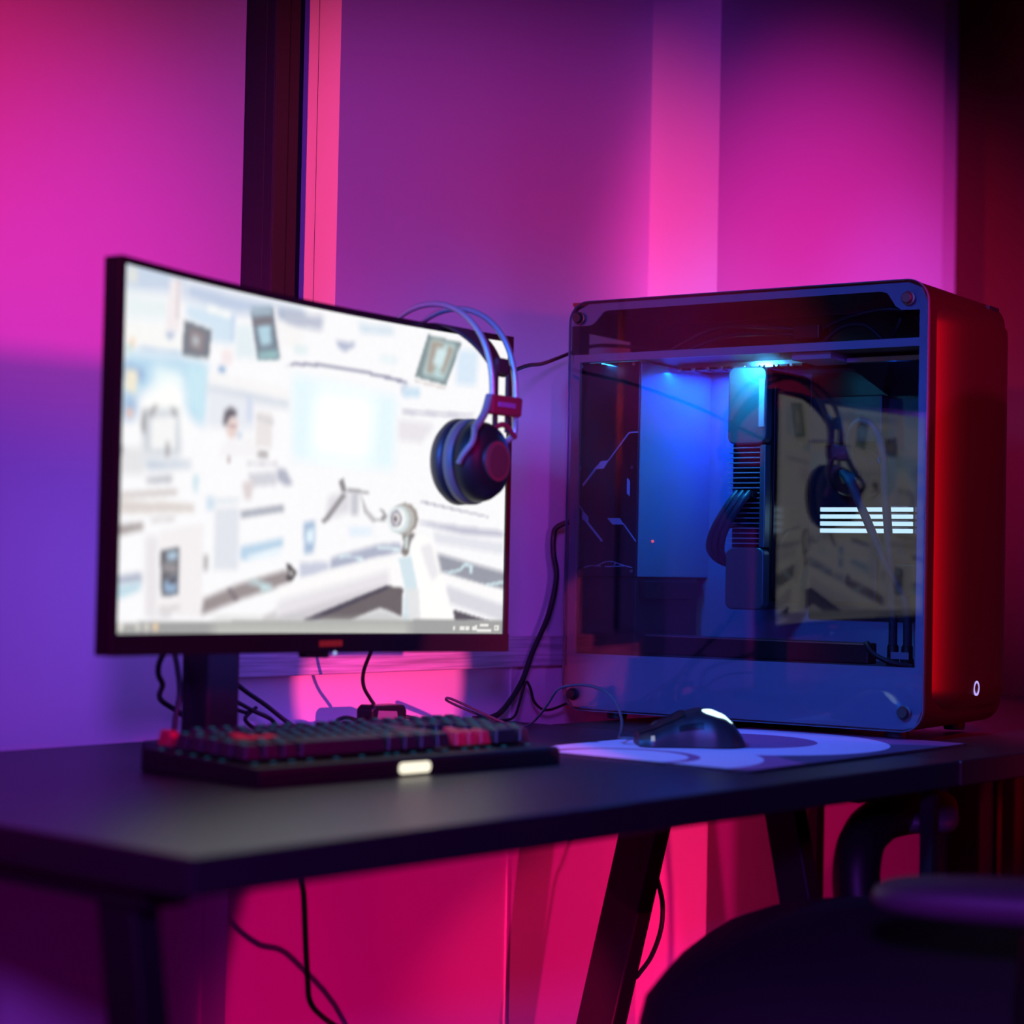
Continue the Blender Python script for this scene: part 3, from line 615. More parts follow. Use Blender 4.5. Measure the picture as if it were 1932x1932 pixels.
# suspension strap slung below the arcs
def strap(u, v):
    t = math.radians(16 + 148 * v); e = abs(v - 0.5) * 2
    wk = 1.0 - 0.62 * max(0.0, e - 0.45) / 0.55; xm = (XA + XB) / 2
    x = xm + (u - 0.5) * (XB - XA + 0.006) * wk
    rr_ = 0.074 + 0.008 * e ** 3
    return (x, YC - rr_ * math.cos(t), ZB + 0.088 * math.sin(t) ** 0.8 - 0.002)
st = MB().grid(6, 28, strap).build('suspension_strap', M_STRAP, hp, smooth=60)
sd = st.modifiers.new('thick', 'SOLIDIFY'); sd.thickness = 0.003
for yb, sg in ((YC - RY, -1), (YC + RY, 1)):
    MB().prism([(XA - 0.008, ZB - 0.013), (XB + 0.006, ZB - 0.013), (XB + 0.008, ZB + 0.008), (XA - 0.006, ZB + 0.008)], 'y', yb - 0.005, yb + 0.004).build('slider_plate', M_REDPLATE, hp, bevel=0.003)
    MB().box(XA + 0.006, XB - 0.014, yb - 0.002, yb + 0.004, ZB + 0.030, ZB + 0.047).build('slider', M_STRAP, hp, bevel=0.003)
    for xs in (XA + 0.004, XB - 0.016):
        MB().box(xs, xs + 0.006, yb - 0.001, yb + 0.003, ZB - 0.030, ZB + 0.040).build('slider_rail', M_STRAP, hp, bevel=0.001)
    for sx in (-1, 1):
        xa = XA if sx < 0 else XB
        if sx < 0 and sg < 0:
            MB().tube([(xa - 0.005, yb, ZB + 0.006), (xa - 0.018, yb - 0.003, ZB - 0.014), (-0.028, yb - 0.006, ZB - 0.030)], 0.0042, 8, 4).build('yoke_bar', M_YOKE, hp, smooth=60)
            MB().tube([(-0.028, yb - 0.006, ZB - 0.030), (-0.039, 0.004, 0.018), (-0.0445, 0.012, 0.004), (-0.0440, 0.017, -0.004)], 0.0030, 8, 4).build('yoke', M_YOKE, hp, smooth=60)
            continue
        pts = [(xa, yb, ZB + 0.012), (xa - 0.001, yb, ZB - 0.008), (xa - 0.012 * (1 if sx < 0 else -0.1), yb - 0.002 * sg, ZB - 0.030), ((-0.034 if sx < 0 else 0.036), yb - sg * 0.006, ZB - 0.045), ((-0.043 if sx < 0 else 0.043), yb - sg * 0.010, -0.002)]
        MB().tube(pts, 0.0034, 8, 5).build('yoke', M_STEEL, hp, smooth=60)
    MB().tube([(XA - 0.002, yb, ZB - 0.03), ((XA + XB) / 2, yb, ZB - 0.022), (XB, yb, ZB - 0.034)], 0.003, 8, 6).build('yoke_bridge', M_REDPLATE, hp, smooth=60)
# pale unreadable lettering on the front slider plate
pb_ = MB(); x_ = XA + 0.006
MB().box(XA + 0.004, XB - 0.008, YC - RY - 0.0058, YC - RY - 0.0046, ZB - 0.0045, ZB + 0.0005).build('badge', mat('pale_badge', (0.32, 0.08, 0.28), 0.5), hp)

# ------------------------------------------------------------------ keyboard
kb = tag(empty('keyboard', (1.300, 1.314, TOP), math.radians(-4)), 'black mechanical keyboard with red escape, letter and arrow keys', 'keyboard')
KW, KD = 0.184, 0.086
MB().prism([(-KD, 0.0), (KD, 0.0), (KD, 0.0215), (-KD + 0.003, 0.0165), (-KD, 0.013)], 'x', -KW, KW).build('case', M_BLACK, kb, bevel=0.0015)
PU = 0.01625; PV = 0.0212
def kmesh(w):
    wx = w * PU - 0.0020; d = PV - 0.0022
    bmk = MB(); t = 0.0024
    vs = [(0, 0, 0), (wx, 0, 0), (wx, d, 0), (0, d, 0), (t, t, 0.0125), (wx - t, t, 0.0125), (wx - t, d - t * 0.5, 0.0135), (t, d - t * 0.5, 0.0135)]
    bmk._add(vs, [(3, 2, 1, 0), (4, 5, 6, 7), (0, 1, 5, 4), (1, 2, 6, 5), (2, 3, 7, 6), (3, 0, 4, 7)]); return bmk
rows = [
    (0.0, [(0, 1), (2, 1), (3, 1), (4, 1), (5, 1), (6.5, 1), (7.5, 1), (8.5, 1), (9.5, 1), (11, 1), (12, 1), (13, 1), (14, 1), (15.25, 1), (16.25, 1), (17.25, 1)]),
    (1.25, [(i, 1) for i in range(13)] + [(13, 2), (15.25, 1), (16.25, 1), (17.25, 1)]),
    (2.25, [(0, 1.5)] + [(1.5 + i, 1) for i in range(12)] + [(13.5, 1.5), (15.25, 1), (16.25, 1), (17.25, 1)]),
    (3.25, [(0, 1.75)] + [(1.75 + i, 1) for i in range(11)] + [(12.75, 2.25)]),
    (4.25, [(0, 2.25)] + [(2.25 + i, 1) for i in range(10)] + [(12.25, 2.75), (16.25, 1)]),
    (5.25, [(0, 1.25), (1.25, 1.25), (2.5, 1.25), (3.75, 6.25), (10, 1.25), (11.25, 1.25), (12.5, 1.25), (13.75, 1.25), (15.25, 1), (16.25, 1), (17.25, 1)]),
]
PAD = {0.0: [(18.5, 1), (19.5, 1), (20.5, 1), (21.5, 1)], 1.25: [(18.5, 1), (19.5, 1), (20.5, 1), (21.5, 1)], 2.25: [(18.5, 1), (19.5, 1), (20.5, 1), (21.5, 1)], 3.25: [(18.5, 1), (19.5, 1), (20.5, 1)], 4.25: [(18.5, 1), (19.5, 1), (20.5, 1), (21.5, 1)], 5.25: [(18.5, 2), (20.5, 1)]}
rows = [(r, ks + PAD[r]) for r, ks in rows]
RED = {(0.0, 0), (2.25, 2.5), (3.25, 1.75), (3.25, 2.75), (3.25, 3.75), (4.25, 16.25), (5.25, 15.25), (5.25, 16.25), (5.25, 17.25)}
kcache = {}
leg_me = MB().box(0.0055, 0.0095, 0.0115, 0.0150, 0.0130, 0.0138).build('legend', M_LED_CYAN, kb)
pip_me = MB().lathe([(0.0, 0.0008), (0.0022, 0.0006), (0.0026, 0.0)], 'z', (0.008, -0.0015, -0.0030), 10).build('key_light', M_LED_CYAN, kb)
first = [True, True]
for ry, ks in rows:
    for kx, kw in ks:
        red = (ry, kx) in RED; key = (kw, red)
        x = -KW + 0.0085 + kx * PU; y = KD - 0.010 - (ry + 1) * PV
        zt = 0.0195 + 0.0050 * (y + KD) / (2 * KD)
        if key not in kcache:
            o = kmesh(kw).build('keycap', M_REDKEY if red else M_KEY, kb, bevel=0.0008, seg=1); kcache[key] = o
        else:
            o = kcache[key].copy(); COL.objects.link(o); o.parent = kb
        o.location = (x, y, zt); o.rotation_euler = (math.radians(1.7), 0, 0)
        if red: o['label'] = 'red keycap'
        if not red and kw < 2.5:
            l = leg_me if first[0] else leg_me.copy()
            if not first[0]: COL.objects.link(l)
            first[0] = False; l.parent = o
        if ry > 5 or kx == 0:
            for dx in ([0.0] if kw < 3 else [0.0, 0.03, 0.06, 0.09]):
                l = pip_me if first[1] else pip_me.copy()
                if not first[1]: COL.objects.link(l)
                first[1] = False; l.parent = kb
                l.location = (x + dx + (-0.011 if kx == 0 and ry < 5 else 0.0), y + (0.009 if kx == 0 and ry < 5 else -0.0012), zt)
MB().box(-KW + 0.03, -KW + 0.05, KD - 0.003, KD + 0.002, 0.004, 0.012).build('cable_port', M_BLACK, kb)
tag(MB().prism(rrect(-0.026, 0.012, 0.0025, 0.0125, 0.004), 'y', -KD - 0.0012, -KD + 0.004).build('badge_light', M_LED_KB, kb), 'glowing warm white badge on the front edge')

# ------------------------------------------------------------------ mouse mat
def mat_print():
    m = mat('mat_print', (0.25, 0.05, 0.22), 0.8); nt = m.node_tree; b = nt.nodes['Principled BSDF']
    tc = nt.nodes.new('ShaderNodeTexCoord'); last = None
    def ringmask(cx, cy, r0, r1, sx=1.0):
        mp = nt.nodes.new('ShaderNodeMapping'); mp.inputs['Location'].default_value = (-cx * sx, -cy, 0); mp.inputs['Scale'].default_value = (sx, 1, 0)
        nt.links.new(tc.outputs['Object'], mp.inputs[0])
        l = nt.nodes.new('ShaderNodeVectorMath'); l.operation = 'LENGTH'; nt.links.new(mp.outputs[0], l.inputs[0])
        a = nt.nodes.new('ShaderNodeMath'); a.operation = 'GREATER_THAN'; a.inputs[1].default_value = r0; nt.links.new(l.outputs['Value'], a.inputs[0])
        c = nt.nodes.new('ShaderNodeMath'); c.operation = 'LESS_THAN'; c.inputs[1].default_value = r1; nt.links.new(l.outputs['Value'], c.inputs[0])
        d = nt.nodes.new('ShaderNodeMath'); d.operation = 'MULTIPLY'; nt.links.new(a.outputs[0], d.inputs[0]); nt.links.new(c.outputs[0], d.inputs[1])
        return d.outputs[0]
    cur = None
    for cx, cy, r0, r1, colr in MATRINGS:
        k = ringmask(cx, cy, r0, r1)
        mx = nt.nodes.new('ShaderNodeMix'); mx.data_type = 'RGBA'
        nt.links.new(k, mx.inputs['Factor'])
        if cur is None: mx.inputs['A'].default_value = MATBASE
        else: nt.links.new(cur, mx.inputs['A'])
        mx.inputs['B'].default_value = colr; cur = mx.outputs['Result']
    nt.links.new(cur, b.inputs['Base Color']); return m
MATBASE = (0.34, 0.10, 0.28, 1)
LILAC = (0.72, 0.62, 0.85, 1); PLUM = (0.34, 0.10, 0.28, 1); NAVY = (0.10, 0.06, 0.14, 1)
MATRINGS = [(0.03, -0.20, 0.0, 0.16, NAVY), (-0.20, 0.03, 0.0, 0.145, LILAC), (-0.20, 0.03, 0.070, 0.082, PLUM), (0.045, 0.045, 0.0, 0.165, LILAC), (0.045, 0.055, 0.0, 0.095, PLUM)]
mm = empty('mouse_mat', (1.770, 1.190, TOP), math.radians(1.6)); tag(mm, 'thin purple mouse mat printed with pale lilac rings', 'mouse mat')
MB().prism(rrect(-0.227, 0.227, -0.142, 0.142, 0.010), 'z', 0.0, 0.0026).build('cloth_top', mat_print(), mm)
MB().ring(rrect(-0.2275, 0.2275, -0.1425, 0.1425, 0.010), rrect(-0.2255, 0.2255, -0.1405, 0.1405, 0.009), 'z', 0.0003, 0.0030).build('stitched_edge', M_FABRIC, mm)

# ------------------------------------------------------------------ mouse
mf, mbk = Vector((1.676, 1.272)), Vector((1.756, 1.192))
md = (mbk - mf); mouse = tag(empty('mouse', (*((mf + mbk) / 2), TOP + 0.0028), math.atan2(md.y, md.x)), 'black corded mouse with a glowing logo on its hump', 'mouse')
ML_ = 0.058
def prof(u):   # u 0 front, 1 back
    h = 0.017 + 0.0245 * math.sin(PI * min(1, (u * 0.86 + 0.06)) ** 1.05) ** 1.1 if u < 0.6 else 0
    return h
HPTS = [(0, 0.014), (0.12, 0.019), (0.28, 0.028), (0.42, 0.036), (0.55, 0.0400), (0.66, 0.0395), (0.78, 0.034), (0.88, 0.025), (0.95, 0.015), (1.0, 0.004)]
WPTS = [(0, 0.024), (0.12, 0.030), (0.35, 0.0285), (0.5, 0.0285), (0.7, 0.033), (0.85, 0.031), (0.95, 0.022), (1.0, 0.010)]
def lerp(T, u):
    for (a, va), (b, vb) in zip(T, T[1:]):
        if u <= b:
            t = (u - a) / (b - a); t = t * t * (3 - 2 * t) * 0.5 + t * 0.5; return va + (vb - va) * t
    return T[-1][1]
def msurf(v, u):
    hgt, w = lerp(HPTS, u), lerp(WPTS, u); t = PI * v
    x = -ML_ + 2 * ML_ * u
    c, s = math.cos(t), math.sin(t)
    y = w * (abs(c) ** 0.75) * (1 if c >= 0 else -1); z = 0.001 + hgt * s ** 0.8
    return (x, y, z)
mbod = MB().grid(25, 36, msurf)
mbod.f.append(tuple(range(24, -1, -1))); mbod.f.append(tuple(35 * 25 + i for i in range(25)))
mbod.f += [(j * 25, (j + 1) * 25, (j + 1) * 25 + 24, j * 25 + 24) for j in range(35)]
mbod.build('shell', mat('mouse_shell', (0.016, 0.013, 0.018), 0.42), mouse, smooth=50)
bt = MB().grid(10, 16, lambda v, u: (lambda q: (q[0] - 0.001, q[1] * 1.0, q[2] + 0.0012))(msurf(0.30 + 0.185 * v, 0.015 + 0.42 * u))).build('button', M_BLACK, mouse, smooth=50)
bt2 = MB().grid(10, 16, lambda v, u: (lambda q: (q[0] - 0.001, q[1] * 1.0, q[2] + 0.0012))(msurf(0.515 + 0.185 * v, 0.015 + 0.42 * u))).build('button', M_BLACK, mouse, smooth=50)
MB().lathe([(0.009, -0.0035), (0.0105, -0.002), (0.0105, 0.002), (0.009, 0.0035)], 'y', (-0.034, 0, 0.0165), 24).build('scroll_wheel', M_RUBBER, mouse, smooth=40)
wl = MB().grid(4, 5, lambda v, u: (lambda q: (q[0], q[1] - 0.0008, q[2] + 0.0004))(msurf(0.93 - 0.10 * v, 0.10 + 0.035 * u))).build('side_light', M_LED_DIM, mouse, smooth=50)
def blob(a, r):
    t = 2 * PI * a; u = 0.725 + (0.115 + 0.030 * math.cos(2 * t)) * r * math.cos(t); v = 0.625 + (0.085 + 0.02 * math.cos(2 * t + 0.9)) * r * math.sin(t)
    q = msurf(v, u); return (q[0], q[1], q[2] + 0.0007)
MB().grid(24, 6, lambda a, r: blob(a, r), True).build('logo_light', M_LED_MOUSE, mouse, smooth=60, weld=True)
sbt = MB().grid(8, 4, lambda v, u: (lambda q: (q[0], q[1] - 0.0016, q[2] + 0.0004))(msurf(0.80 + 0.07 * u, 0.36 + 0.22 * v))).build('thumb_button', M_GLOSSBLACK, mouse, smooth=50)
mcab = [(1.673, 1.275, 0.010), (1.666, 1.284, 0.010), (1.672, 1.294, 0.010), (1.690, 1.305, 0.016), (1.709, 1.32, 0.027), (1.719, 1.335, 0.041), (1.721, 1.35, 0.053), (1.725, 1.38, 0.059), (1.729, 1.41, 0.057), (1.731, 1.43, 0.051), (1.74, 1.45, 0.035), (1.752, 1.475, 0.017), (1.762, 1.50, 0.004), (1.755, 1.512, 0.003), (1.742, 1.522, 0.008), (1.715, 1.53, 0.019), (1.678, 1.53, 0.032), (1.657, 1.53, 0.0385), (1.6545, 1.532, 0.0370), (1.665, 1.535, 0.033), (1.698, 1.54, 0.023), (1.737, 1.545, 0.012), (1.766, 1.548, 0.003), (1.80, 1.552, 0.003)]
inv = (Matrix.Translation(mouse.location) @ Matrix.Rotation(mouse.rotation_euler.z, 4, 'Z')).inverted()
MB().tube([inv @ Vector((a, b, c + TOP)) for a, b, c in mcab], 0.0016, 6, 5).build('cable', M_GREYCABLE, mouse, smooth=60)

# ------------------------------------------------------------------ computer case (local x into the case from the glass, y front to back, z up)
L, W, H = 0.479, 0.246, 0.513
PCZ = TOP + 0.013
pc = tag(empty('computer_case', (1.967, 1.094, PCZ), 0.121), 'large computer tower with a glass side and blue lit inside', 'computer')
MB().ring(rrect(0.0, L, 0.0, H, 0.028), rrect(0.004, L - 0.0035, 0.004, H - 0.004, 0.025), 'x', 0.0085, W).xform(Matrix.Identity(4))
# wrap of bent metal: front, top and bottom (open towards the back)
out_p = [p for p in rrect(0.0, L, 0.0, H, 0.028, 8)]
def cwrap():
    o = []; i = []
    R = 0.028
    seq = [(L, 0.0)]
    for cx, cz, a0 in ((R, R, 270), (R, H - R, 180)):
        for k in range(9):
            t = math.radians(a0 - 90 * k / 8); seq.append((cx + R * math.cos(t), cz + R * math.sin(t)))
    seq.append((L, H))
    n = len(seq); vs = []; fs = []
    cen = (L / 2, H / 2)
    inner = []
    for (y, z) in seq:
        iy = min(max(y, R), L); iz = min(max(z, R), H - R)
        dy, dz = y - iy, z - iz
        d = math.hypot(dy, dz)
        s = (R - 0.004) / R
        inner.append((iy + dy * s, iz + dz * s))
    mb = MB()
    for xx in (0.0085, W):
        vs += [(xx, y, z) for y, z in seq] + [(xx, y, z) for y, z in inner]
    for k in range(n - 1):
        fs += [(k, k + 1, 2 * n + k + 1, 2 * n + k), (n + k + 1, n + k, 3 * n + k, 3 * n + k + 1), (k, n + k, n + k + 1, k + 1), (2 * n + k + 1, 3 * n + k + 1, 3 * n + k, 2 * n + k)]
    fs += [(0, 2 * n, 3 * n, n), (n - 1, 2 * n - 1, 4 * n - 1, 3 * n - 1)]
    return mb._add(vs, fs)
cwrap().build('outer_shell', M_CASE, pc, smooth=35)
# gently rounded front cover
def front(u, v):
    xx = 0.010 + (W - 0.014) * u; k = max(0.0, 1 - xx / 0.10); k2 = max(0.0, (xx - 0.20) / 0.046)
    edge = max(0.0, abs(v - 0.5) * 2 - 0.93) / 0.07
    return (xx, -0.014 + 0.026 * k ** 2 + 0.010 * k2 ** 2 + 0.010 * edge ** 2, 0.024 + (H - 0.048) * v)
fc = MB().grid(40, 40, front)
n0 = len(fc.v); fc.grid(2, 2, lambda u, v: (0.010 + (W - 0.014) * u, 0.001, 0.024 + (H - 0.048) * v))
fcover = fc.build('front_cover', M_CASE, pc, smooth=60)
MB().lathe([(0.0062, -0.0012), (0.0062, -0.0022), (0.0088, -0.0022), (0.0088, -0.0012)], 'y', (0.129, -0.0122, 0.046), 32).build('power_button', M_LED_RING, pc, smooth=40)
for yy in (0.045, L - 0.06):
    for xx in (0.035, W - 0.035):
        MB().lathe([(0.012, -0.0100), (0.013, -0.006), (0.013, 0.001)], 'z', (xx, yy, 0), 20).build('foot', M_RUBBER, pc, smooth=40)
# glass side panel and its four thumb screws
gl = MB().prism(rrect(0.0, L, 0.0, H, 0.026, 8), 'x', 0.0, 0.004)
glass = tag(gl.build('glass_panel', M_GLASS, pc), 'clear tinted glass side panel with rounded corners')
M_GLASSEDGE = mat('polished_glass_edge', (0.10, 0.13, 0.18), 0.15)
MB().ring(rrect(-0.0003, L + 0.0003, -0.0003, H + 0.0003, 0.0263, 8), rrect(0.0008, L - 0.0008, 0.0008, H - 0.0008, 0.0252, 8), 'x', 0.0003, 0.0042).build('glass_edge', M_GLASSEDGE, glass)
for yy, zz in ((0.464, 0.492), (0.024, 0.491), (0.463, 0.020), (0.022, 0.022)):
    MB().lathe([(0.0, -0.007), (0.0055, -0.007), (0.0064, -0.006), (0.0064, -0.001), (0.008, -0.0006), (0.008, 0.0)], 'x', (0, yy, zz), 20).build('thumb_screw', M_PLATE, pc, smooth=40)
# metal side frame behind the glass
FX0, FX1 = 0.0065, 0.0085
top = [(0.003, H - 0.026), (0.010, H - 0.010), (0.026, H - 0.003), (L - 0.026, H - 0.003), (L - 0.010, H - 0.010), (L - 0.003, H - 0.026), (L - 0.003, 0.483), (L - 0.028, 0.483), (L - 0.034, 0.486), (L - 0.047, 0.499), (L - 0.052, 0.5005), (0.060, 0.5015), (0.052, 0.499), (0.042, 0.484), (0.035, 0.479), (0.003, 0.478)]
MB().prism(top, 'x', FX0, FX1).build('top_rail', M_FRAME, pc)
MB().box(FX0, FX1 + 0.002, 0.003, L - 0.004, 0.437, 0.4465).build('middle_rail', M_FRAME, pc)
lower = [(0.012, 0.0055), (0.026, 0.002), (L - 0.026, 0.002), (L - 0.012, 0.0055), (L - 0.003, 0.026), (L - 0.003, 0.0705), (0.003, 0.0725), (0.003, 0.026)]
MB().prism(lower, 'x', FX0, FX1).build('lower_panel', M_FRAME, pc)
MB().box(FX0, FX1 + 0.003, L - 0.0135, L - 0.002, 0.0705, 0.437).build('rear_post', M_FRAME, pc)
MB().box(FX0, FX1 + 0.003, 0.002, 0.0125, 0.0725, 0.478).build('front_post', M_FRAME, pc)
MB().box(FX0 - 0.0005, FX1 + 0.001, L - 0.0145, L - 0.0132, 0.075, 0.43).build('post_edge', M_SILVER, pc)
# inner shelves, tray, back
shelf = MB().box(0.010, W - 0.005, 0.006, L - 0.004, 0.4375, 0.4405).build('upper_shelf', M_PLATE, pc)
MB().box(0.010, W - 0.005, 0.004, L - 0.004, 0.066, 0.069).build('floor_plate', M_PLATE, pc)
tray = MB().box(0.205, 0.207, 0.006, L - 0.01, 0.069, 0.4375).build('motherboard_tray', M_TRAY, pc)
MB().box(0.209, W - 0.004, 0.006, L - 0.01, 0.01, H - 0.006).build('far_panel', M_PLATE, pc)
bk = MB()
bk.box(0.010, W - 0.004, L - 0.004, L - 0.001, 0.004, 0.447); bk.box(0.010, W - 0.004, L - 0.004, L - 0.001, 0.478, H - 0.004)
bk.box(0.010, 0.016, L - 0.004, L - 0.001, 0.447, 0.478); bk.box(0.150, W - 0.004, L - 0.004, L - 0.001, 0.447, 0.478)
bk.build('back_panel', M_PLATE, pc)
MB().box(0.0065, 0.030, L - 0.012, L - 0.001, 0.4465, 0.483).build('back_post', M_PLATE, pc)
# rear housing: pale box with a black printed cover plate facing the glass
MB().box(0.022, 0.2045, 0.3845, L - 0.006, 0.168, 0.4365).build('rear_housing', M_TRAY, pc, bevel=0.0008)
plate = MB().box(0.018, 0.0215, 0.3853, 0.4745, 0.168, 0.4365).build('cover_plate', M_PLATE, pc, bevel=0.0008)
PRX = 0.0178
def stroke(mb, pts, w):
    for (a, b) in zip(pts, pts[1:]):
        dy, dz = b[0] - a[0], b[1] - a[1]; l = math.hypot(dy, dz); ny, nz = -dz / l * w / 2, dy / l * w / 2
        mb.prism([(a[0] + ny, a[1] + nz), (b[0] + ny, b[1] + nz), (b[0] - ny, b[1] - nz), (a[0] - ny, a[1] - nz)], 'x', PRX - 0.0004, PRX + 0.0003)
    return mb
def patch(mb, pts): return mb.prism(pts, 'x', PRX - 0.0005, PRX + 0.0003)
def printed(mb, label): tag(mb.build('printed_mark', M_PRINT, plate), label)
q = stroke(MB(), [(0.465, 0.282), (0.444, 0.306)], 0.0026); patch(q, [(0.447, 0.3025), (0.439, 0.3125), (0.427, 0.3135), (0.4345, 0.303)]); printed(stroke(q, [(0.428, 0.313), (0.399, 0.347), (0.396, 0.3478), (0.386, 0.348)], 0.0015), 'slanted pale line with a flag shaped middle')
printed(patch(MB(), [(0.400, 0.291), (0.396, 0.287), (0.396, 0.268), (0.400, 0.272)]), 'short upright pale bar')
q = stroke(MB(), [(0.4735, 0.262), (0.465, 0.251)], 0.0012); patch(q, [(0.465, 0.251), (0.456, 0.242), (0.456, 0.234), (0.465, 0.240)]); printed(stroke(q, [(0.460, 0.238), (0.435, 0.212)], 0.0024), 'pale line slanting down to the right')
q = patch(MB(), [(0.428, 0.241), (0.410, 0.241), (0.404, 0.233), (0.420, 0.233)]); printed(stroke(q, [(0.4045, 0.234), (0.386, 0.212)], 0.0013), 'pale lozenge with a thin tail')
q = stroke(MB(), [(0.461, 0.1785), (0.452, 0.181), (0.436, 0.1805)], 0.0009); stroke(q, [(0.442, 0.181), (0.430, 0.1862), (0.420, 0.1868), (0.407, 0.183), (0.391, 0.1795)], 0.0010); stroke(q, [(0.430, 0.1800), (0.400, 0.1815)], 0.0009); printed(stroke(q, [(0.417, 0.1820), (0.414, 0.1855)], 0.0008), 'thin outline of a low car')
for yy, zz in ((0.470, 0.433), (0.394, 0.433), (0.470, 0.304), (0.394, 0.304), (0.468, 0.174), (0.392, 0.175)):
    MB().lathe([(0.0, -0.0016), (0.0016, -0.0014), (0.0022, 0.0)], 'x', (0.018, yy, zz), 12).build('screw', M_SILVER, plate, smooth=50)
# dark lower bay with a grip notch
MB().box(0.020, 0.178, 0.386, L - 0.008, 0.069, 0.166).build('lower_bay', M_PLATE, pc, bevel=0.001)
MB().prism([(0.032, 0.145), (0.036, 0.140), (0.165, 0.140), (0.170, 0.145), (0.174, 0.163), (0.030, 0.163)], 'y', 0.381, 0.3862).build('bay_grip', M_BLACK, pc, bevel=0.001)
tag(MB().lathe([(0.0, -0.001), (0.0016, -0.0006), (0.0018, 0.001)], 'y', (0.056, 0.384, 0.213), 12, 1.5, 1).build('indicator', M_LED_RED, pc), 'small red indicator light')
# led strip under the shelf and the light it gives
MB().box(0.024, 0.060, 0.392, 0.462, 0.4345, 0.4372).build('light_strip', M_LED_STRIP, pc)
MB().box(0.088, 0.112, 0.240, 0.290, 0.4352, 0.4372).build('light_strip', M_LED_STRIP, pc)
def pclamp(name, loc, target, color, power, sx, sy):
    d = bpy.data.lights.new(name, 'AREA'); d.energy = power; d.color = color; d.shape = 'RECTANGLE'; d.size = sx; d.size_y = sy
    o = bpy.data.objects.new(name, d); COL.objects.link(o); o.parent = pc; o.location = loc
    o.rotation_euler = (Vector(target) - Vector(loc)).to_track_quat('-Z', 'Y').to_euler()
pclamp('rear_strip_light', (0.10, 0.372, 0.428), (0.12, 0.395, 0.2), (0.0, 0.09, 1.0), 0.48, 0.13, 0.010)
pclamp('card_strip_light', (0.045, 0.262, 0.434), (0.069, 0.262, 0.38), (0.03, 0.50, 0.9), 1.0, 0.02, 0.05)
pclamp('tray_strip_light', (0.17, 0.33, 0.432), (0.19, 0.33, 0.1), (0.0, 0.07, 1.0), 1.8, 0.04, 0.06)
pclamp('front_strip_light', (0.06, 0.06, 0.425), (0.12, 0.10, 0.1), (0.0, 0.12, 1.0), 0.6, 0.03, 0.08)
pclamp('plate_strip_light', (0.0125, 0.43, 0.434), (0.0165, 0.43, 0.25), (0.02, 0.30, 1.0), 0.12, 0.004, 0.08)

# graphics card hung upright
gpu_b = MB().prism(rrect(0.236, 0.288, 0.131, 0.429, 0.012), 'x', 0.086, 0.196)
gpu = gpu_b.build('graphics_card', M_PLATE, pc, smooth=40)
MB().prism(rrect(0.2355, 0.2885, 0.334, 0.4295, 0.010), 'x', 0.070, 0.0865).build('shroud', M_GPU, gpu, smooth=40, bevel=0.002)
MB().prism(rrect(0.2355, 0.2885, 0.1305, 0.207, 0.010), 'x', 0.070, 0.0865).build('shroud', M_GPU, gpu, smooth=40, bevel=0.002)
for k in range(20):
    z = 0.2115 + k * 0.0062
    MB().box(0.0725, 0.0862, 0.2445, 0.2880, z, z + 0.0012).build('fin', M_FRAME, gpu)
MB().box(0.071, 0.0862, 0.2362, 0.2438, 0.207, 0.333).build('spine', M_GPU, gpu, bevel=0.001)
MB().box(0.0692, 0.0705, 0.238, 0.2455, 0.355, 0.414).build('badge_strip', M_FRAME, gpu)
MB().prism(rrect(0.092, 0.190, 0.138, 0.422, 0.02), 'y', 0.2345, 0.2362).build('fan_cover', M_GLOSSBLACK, gpu, bevel=0.0006)
MB().lathe([(0.030, -0.002), (0.033, -0.003), (0.036, -0.002), (0.036, 0.0)], 'y', (0.141, 0.2345, 0.195), 32).build('fan_ring', M_BLACK, gpu, smooth=40)
MB().lathe([(0.0, -0.002), (0.011, -0.002), (0.012, 0.0)], 'y', (0.141, 0.2345, 0.195), 24).build('fan_hub', M_BLACK, gpu, smooth=40)
for k in range(9):
    t = 2 * PI * k / 9
    MB().prism([(0.141 + 0.012 * math.cos(t), 0.195 + 0.012 * math.sin(t)), (0.141 + 0.030 * math.cos(t + 0.25), 0.195 + 0.030 * math.sin(t + 0.25)), (0.141 + 0.030 * math.cos(t + 0.62), 0.195 + 0.030 * math.sin(t + 0.62)), (0.141 + 0.012 * math.cos(t + 0.4), 0.195 + 0.012 * math.sin(t + 0.4))], 'y', 0.2331, 0.2340).build('fan_blade', M_BLACK, gpu)
MB().box(0.060, 0.0725, 0.247, 0.275, 0.268, 0.276).build('power_plug', M_BLACK, gpu, bevel=0.001)
for k in range(3):
    o_ = (k - 1) * 0.0085
    MB().tube([(0.064, 0.262 + o_, 0.274), (0.052, 0.266 + o_, 0.262), (0.050, 0.280 + o_, 0.240), (0.055, 0.292 + o_, 0.222), (0.065, 0.300 + o_, 0.205), (0.080, 0.300 + o_ * 0.6, 0.192), (0.100, 0.297 + o_ * 0.4, 0.186), (0.160, 0.300 + o_ * 0.3, 0.175), (0.204, 0.302 + o_ * 0.3, 0.170)], 0.0042, 10, 5).build('power_lead', mat('dark_sleeve', (0.05, 0.06, 0.09), 0.35) if k == 0 else bpy.data.materials['dark_sleeve'], gpu, smooth=60)
MB().box(0.049, 0.0545, 0.268, 0.296, 0.2300, 0.2335).build('cable_comb', M_BLACK, gpu, bevel=0.001)
MB().tube([(0.110, 0.2875, 0.395), (0.112, 0.296, 0.389), (0.114, 0.297, 0.375), (0.114, 0.291, 0.352), (0.114, 0.2875, 0.345)], 0.0035, 8, 5).build('side_lead', M_RUBBER, gpu, smooth=60)
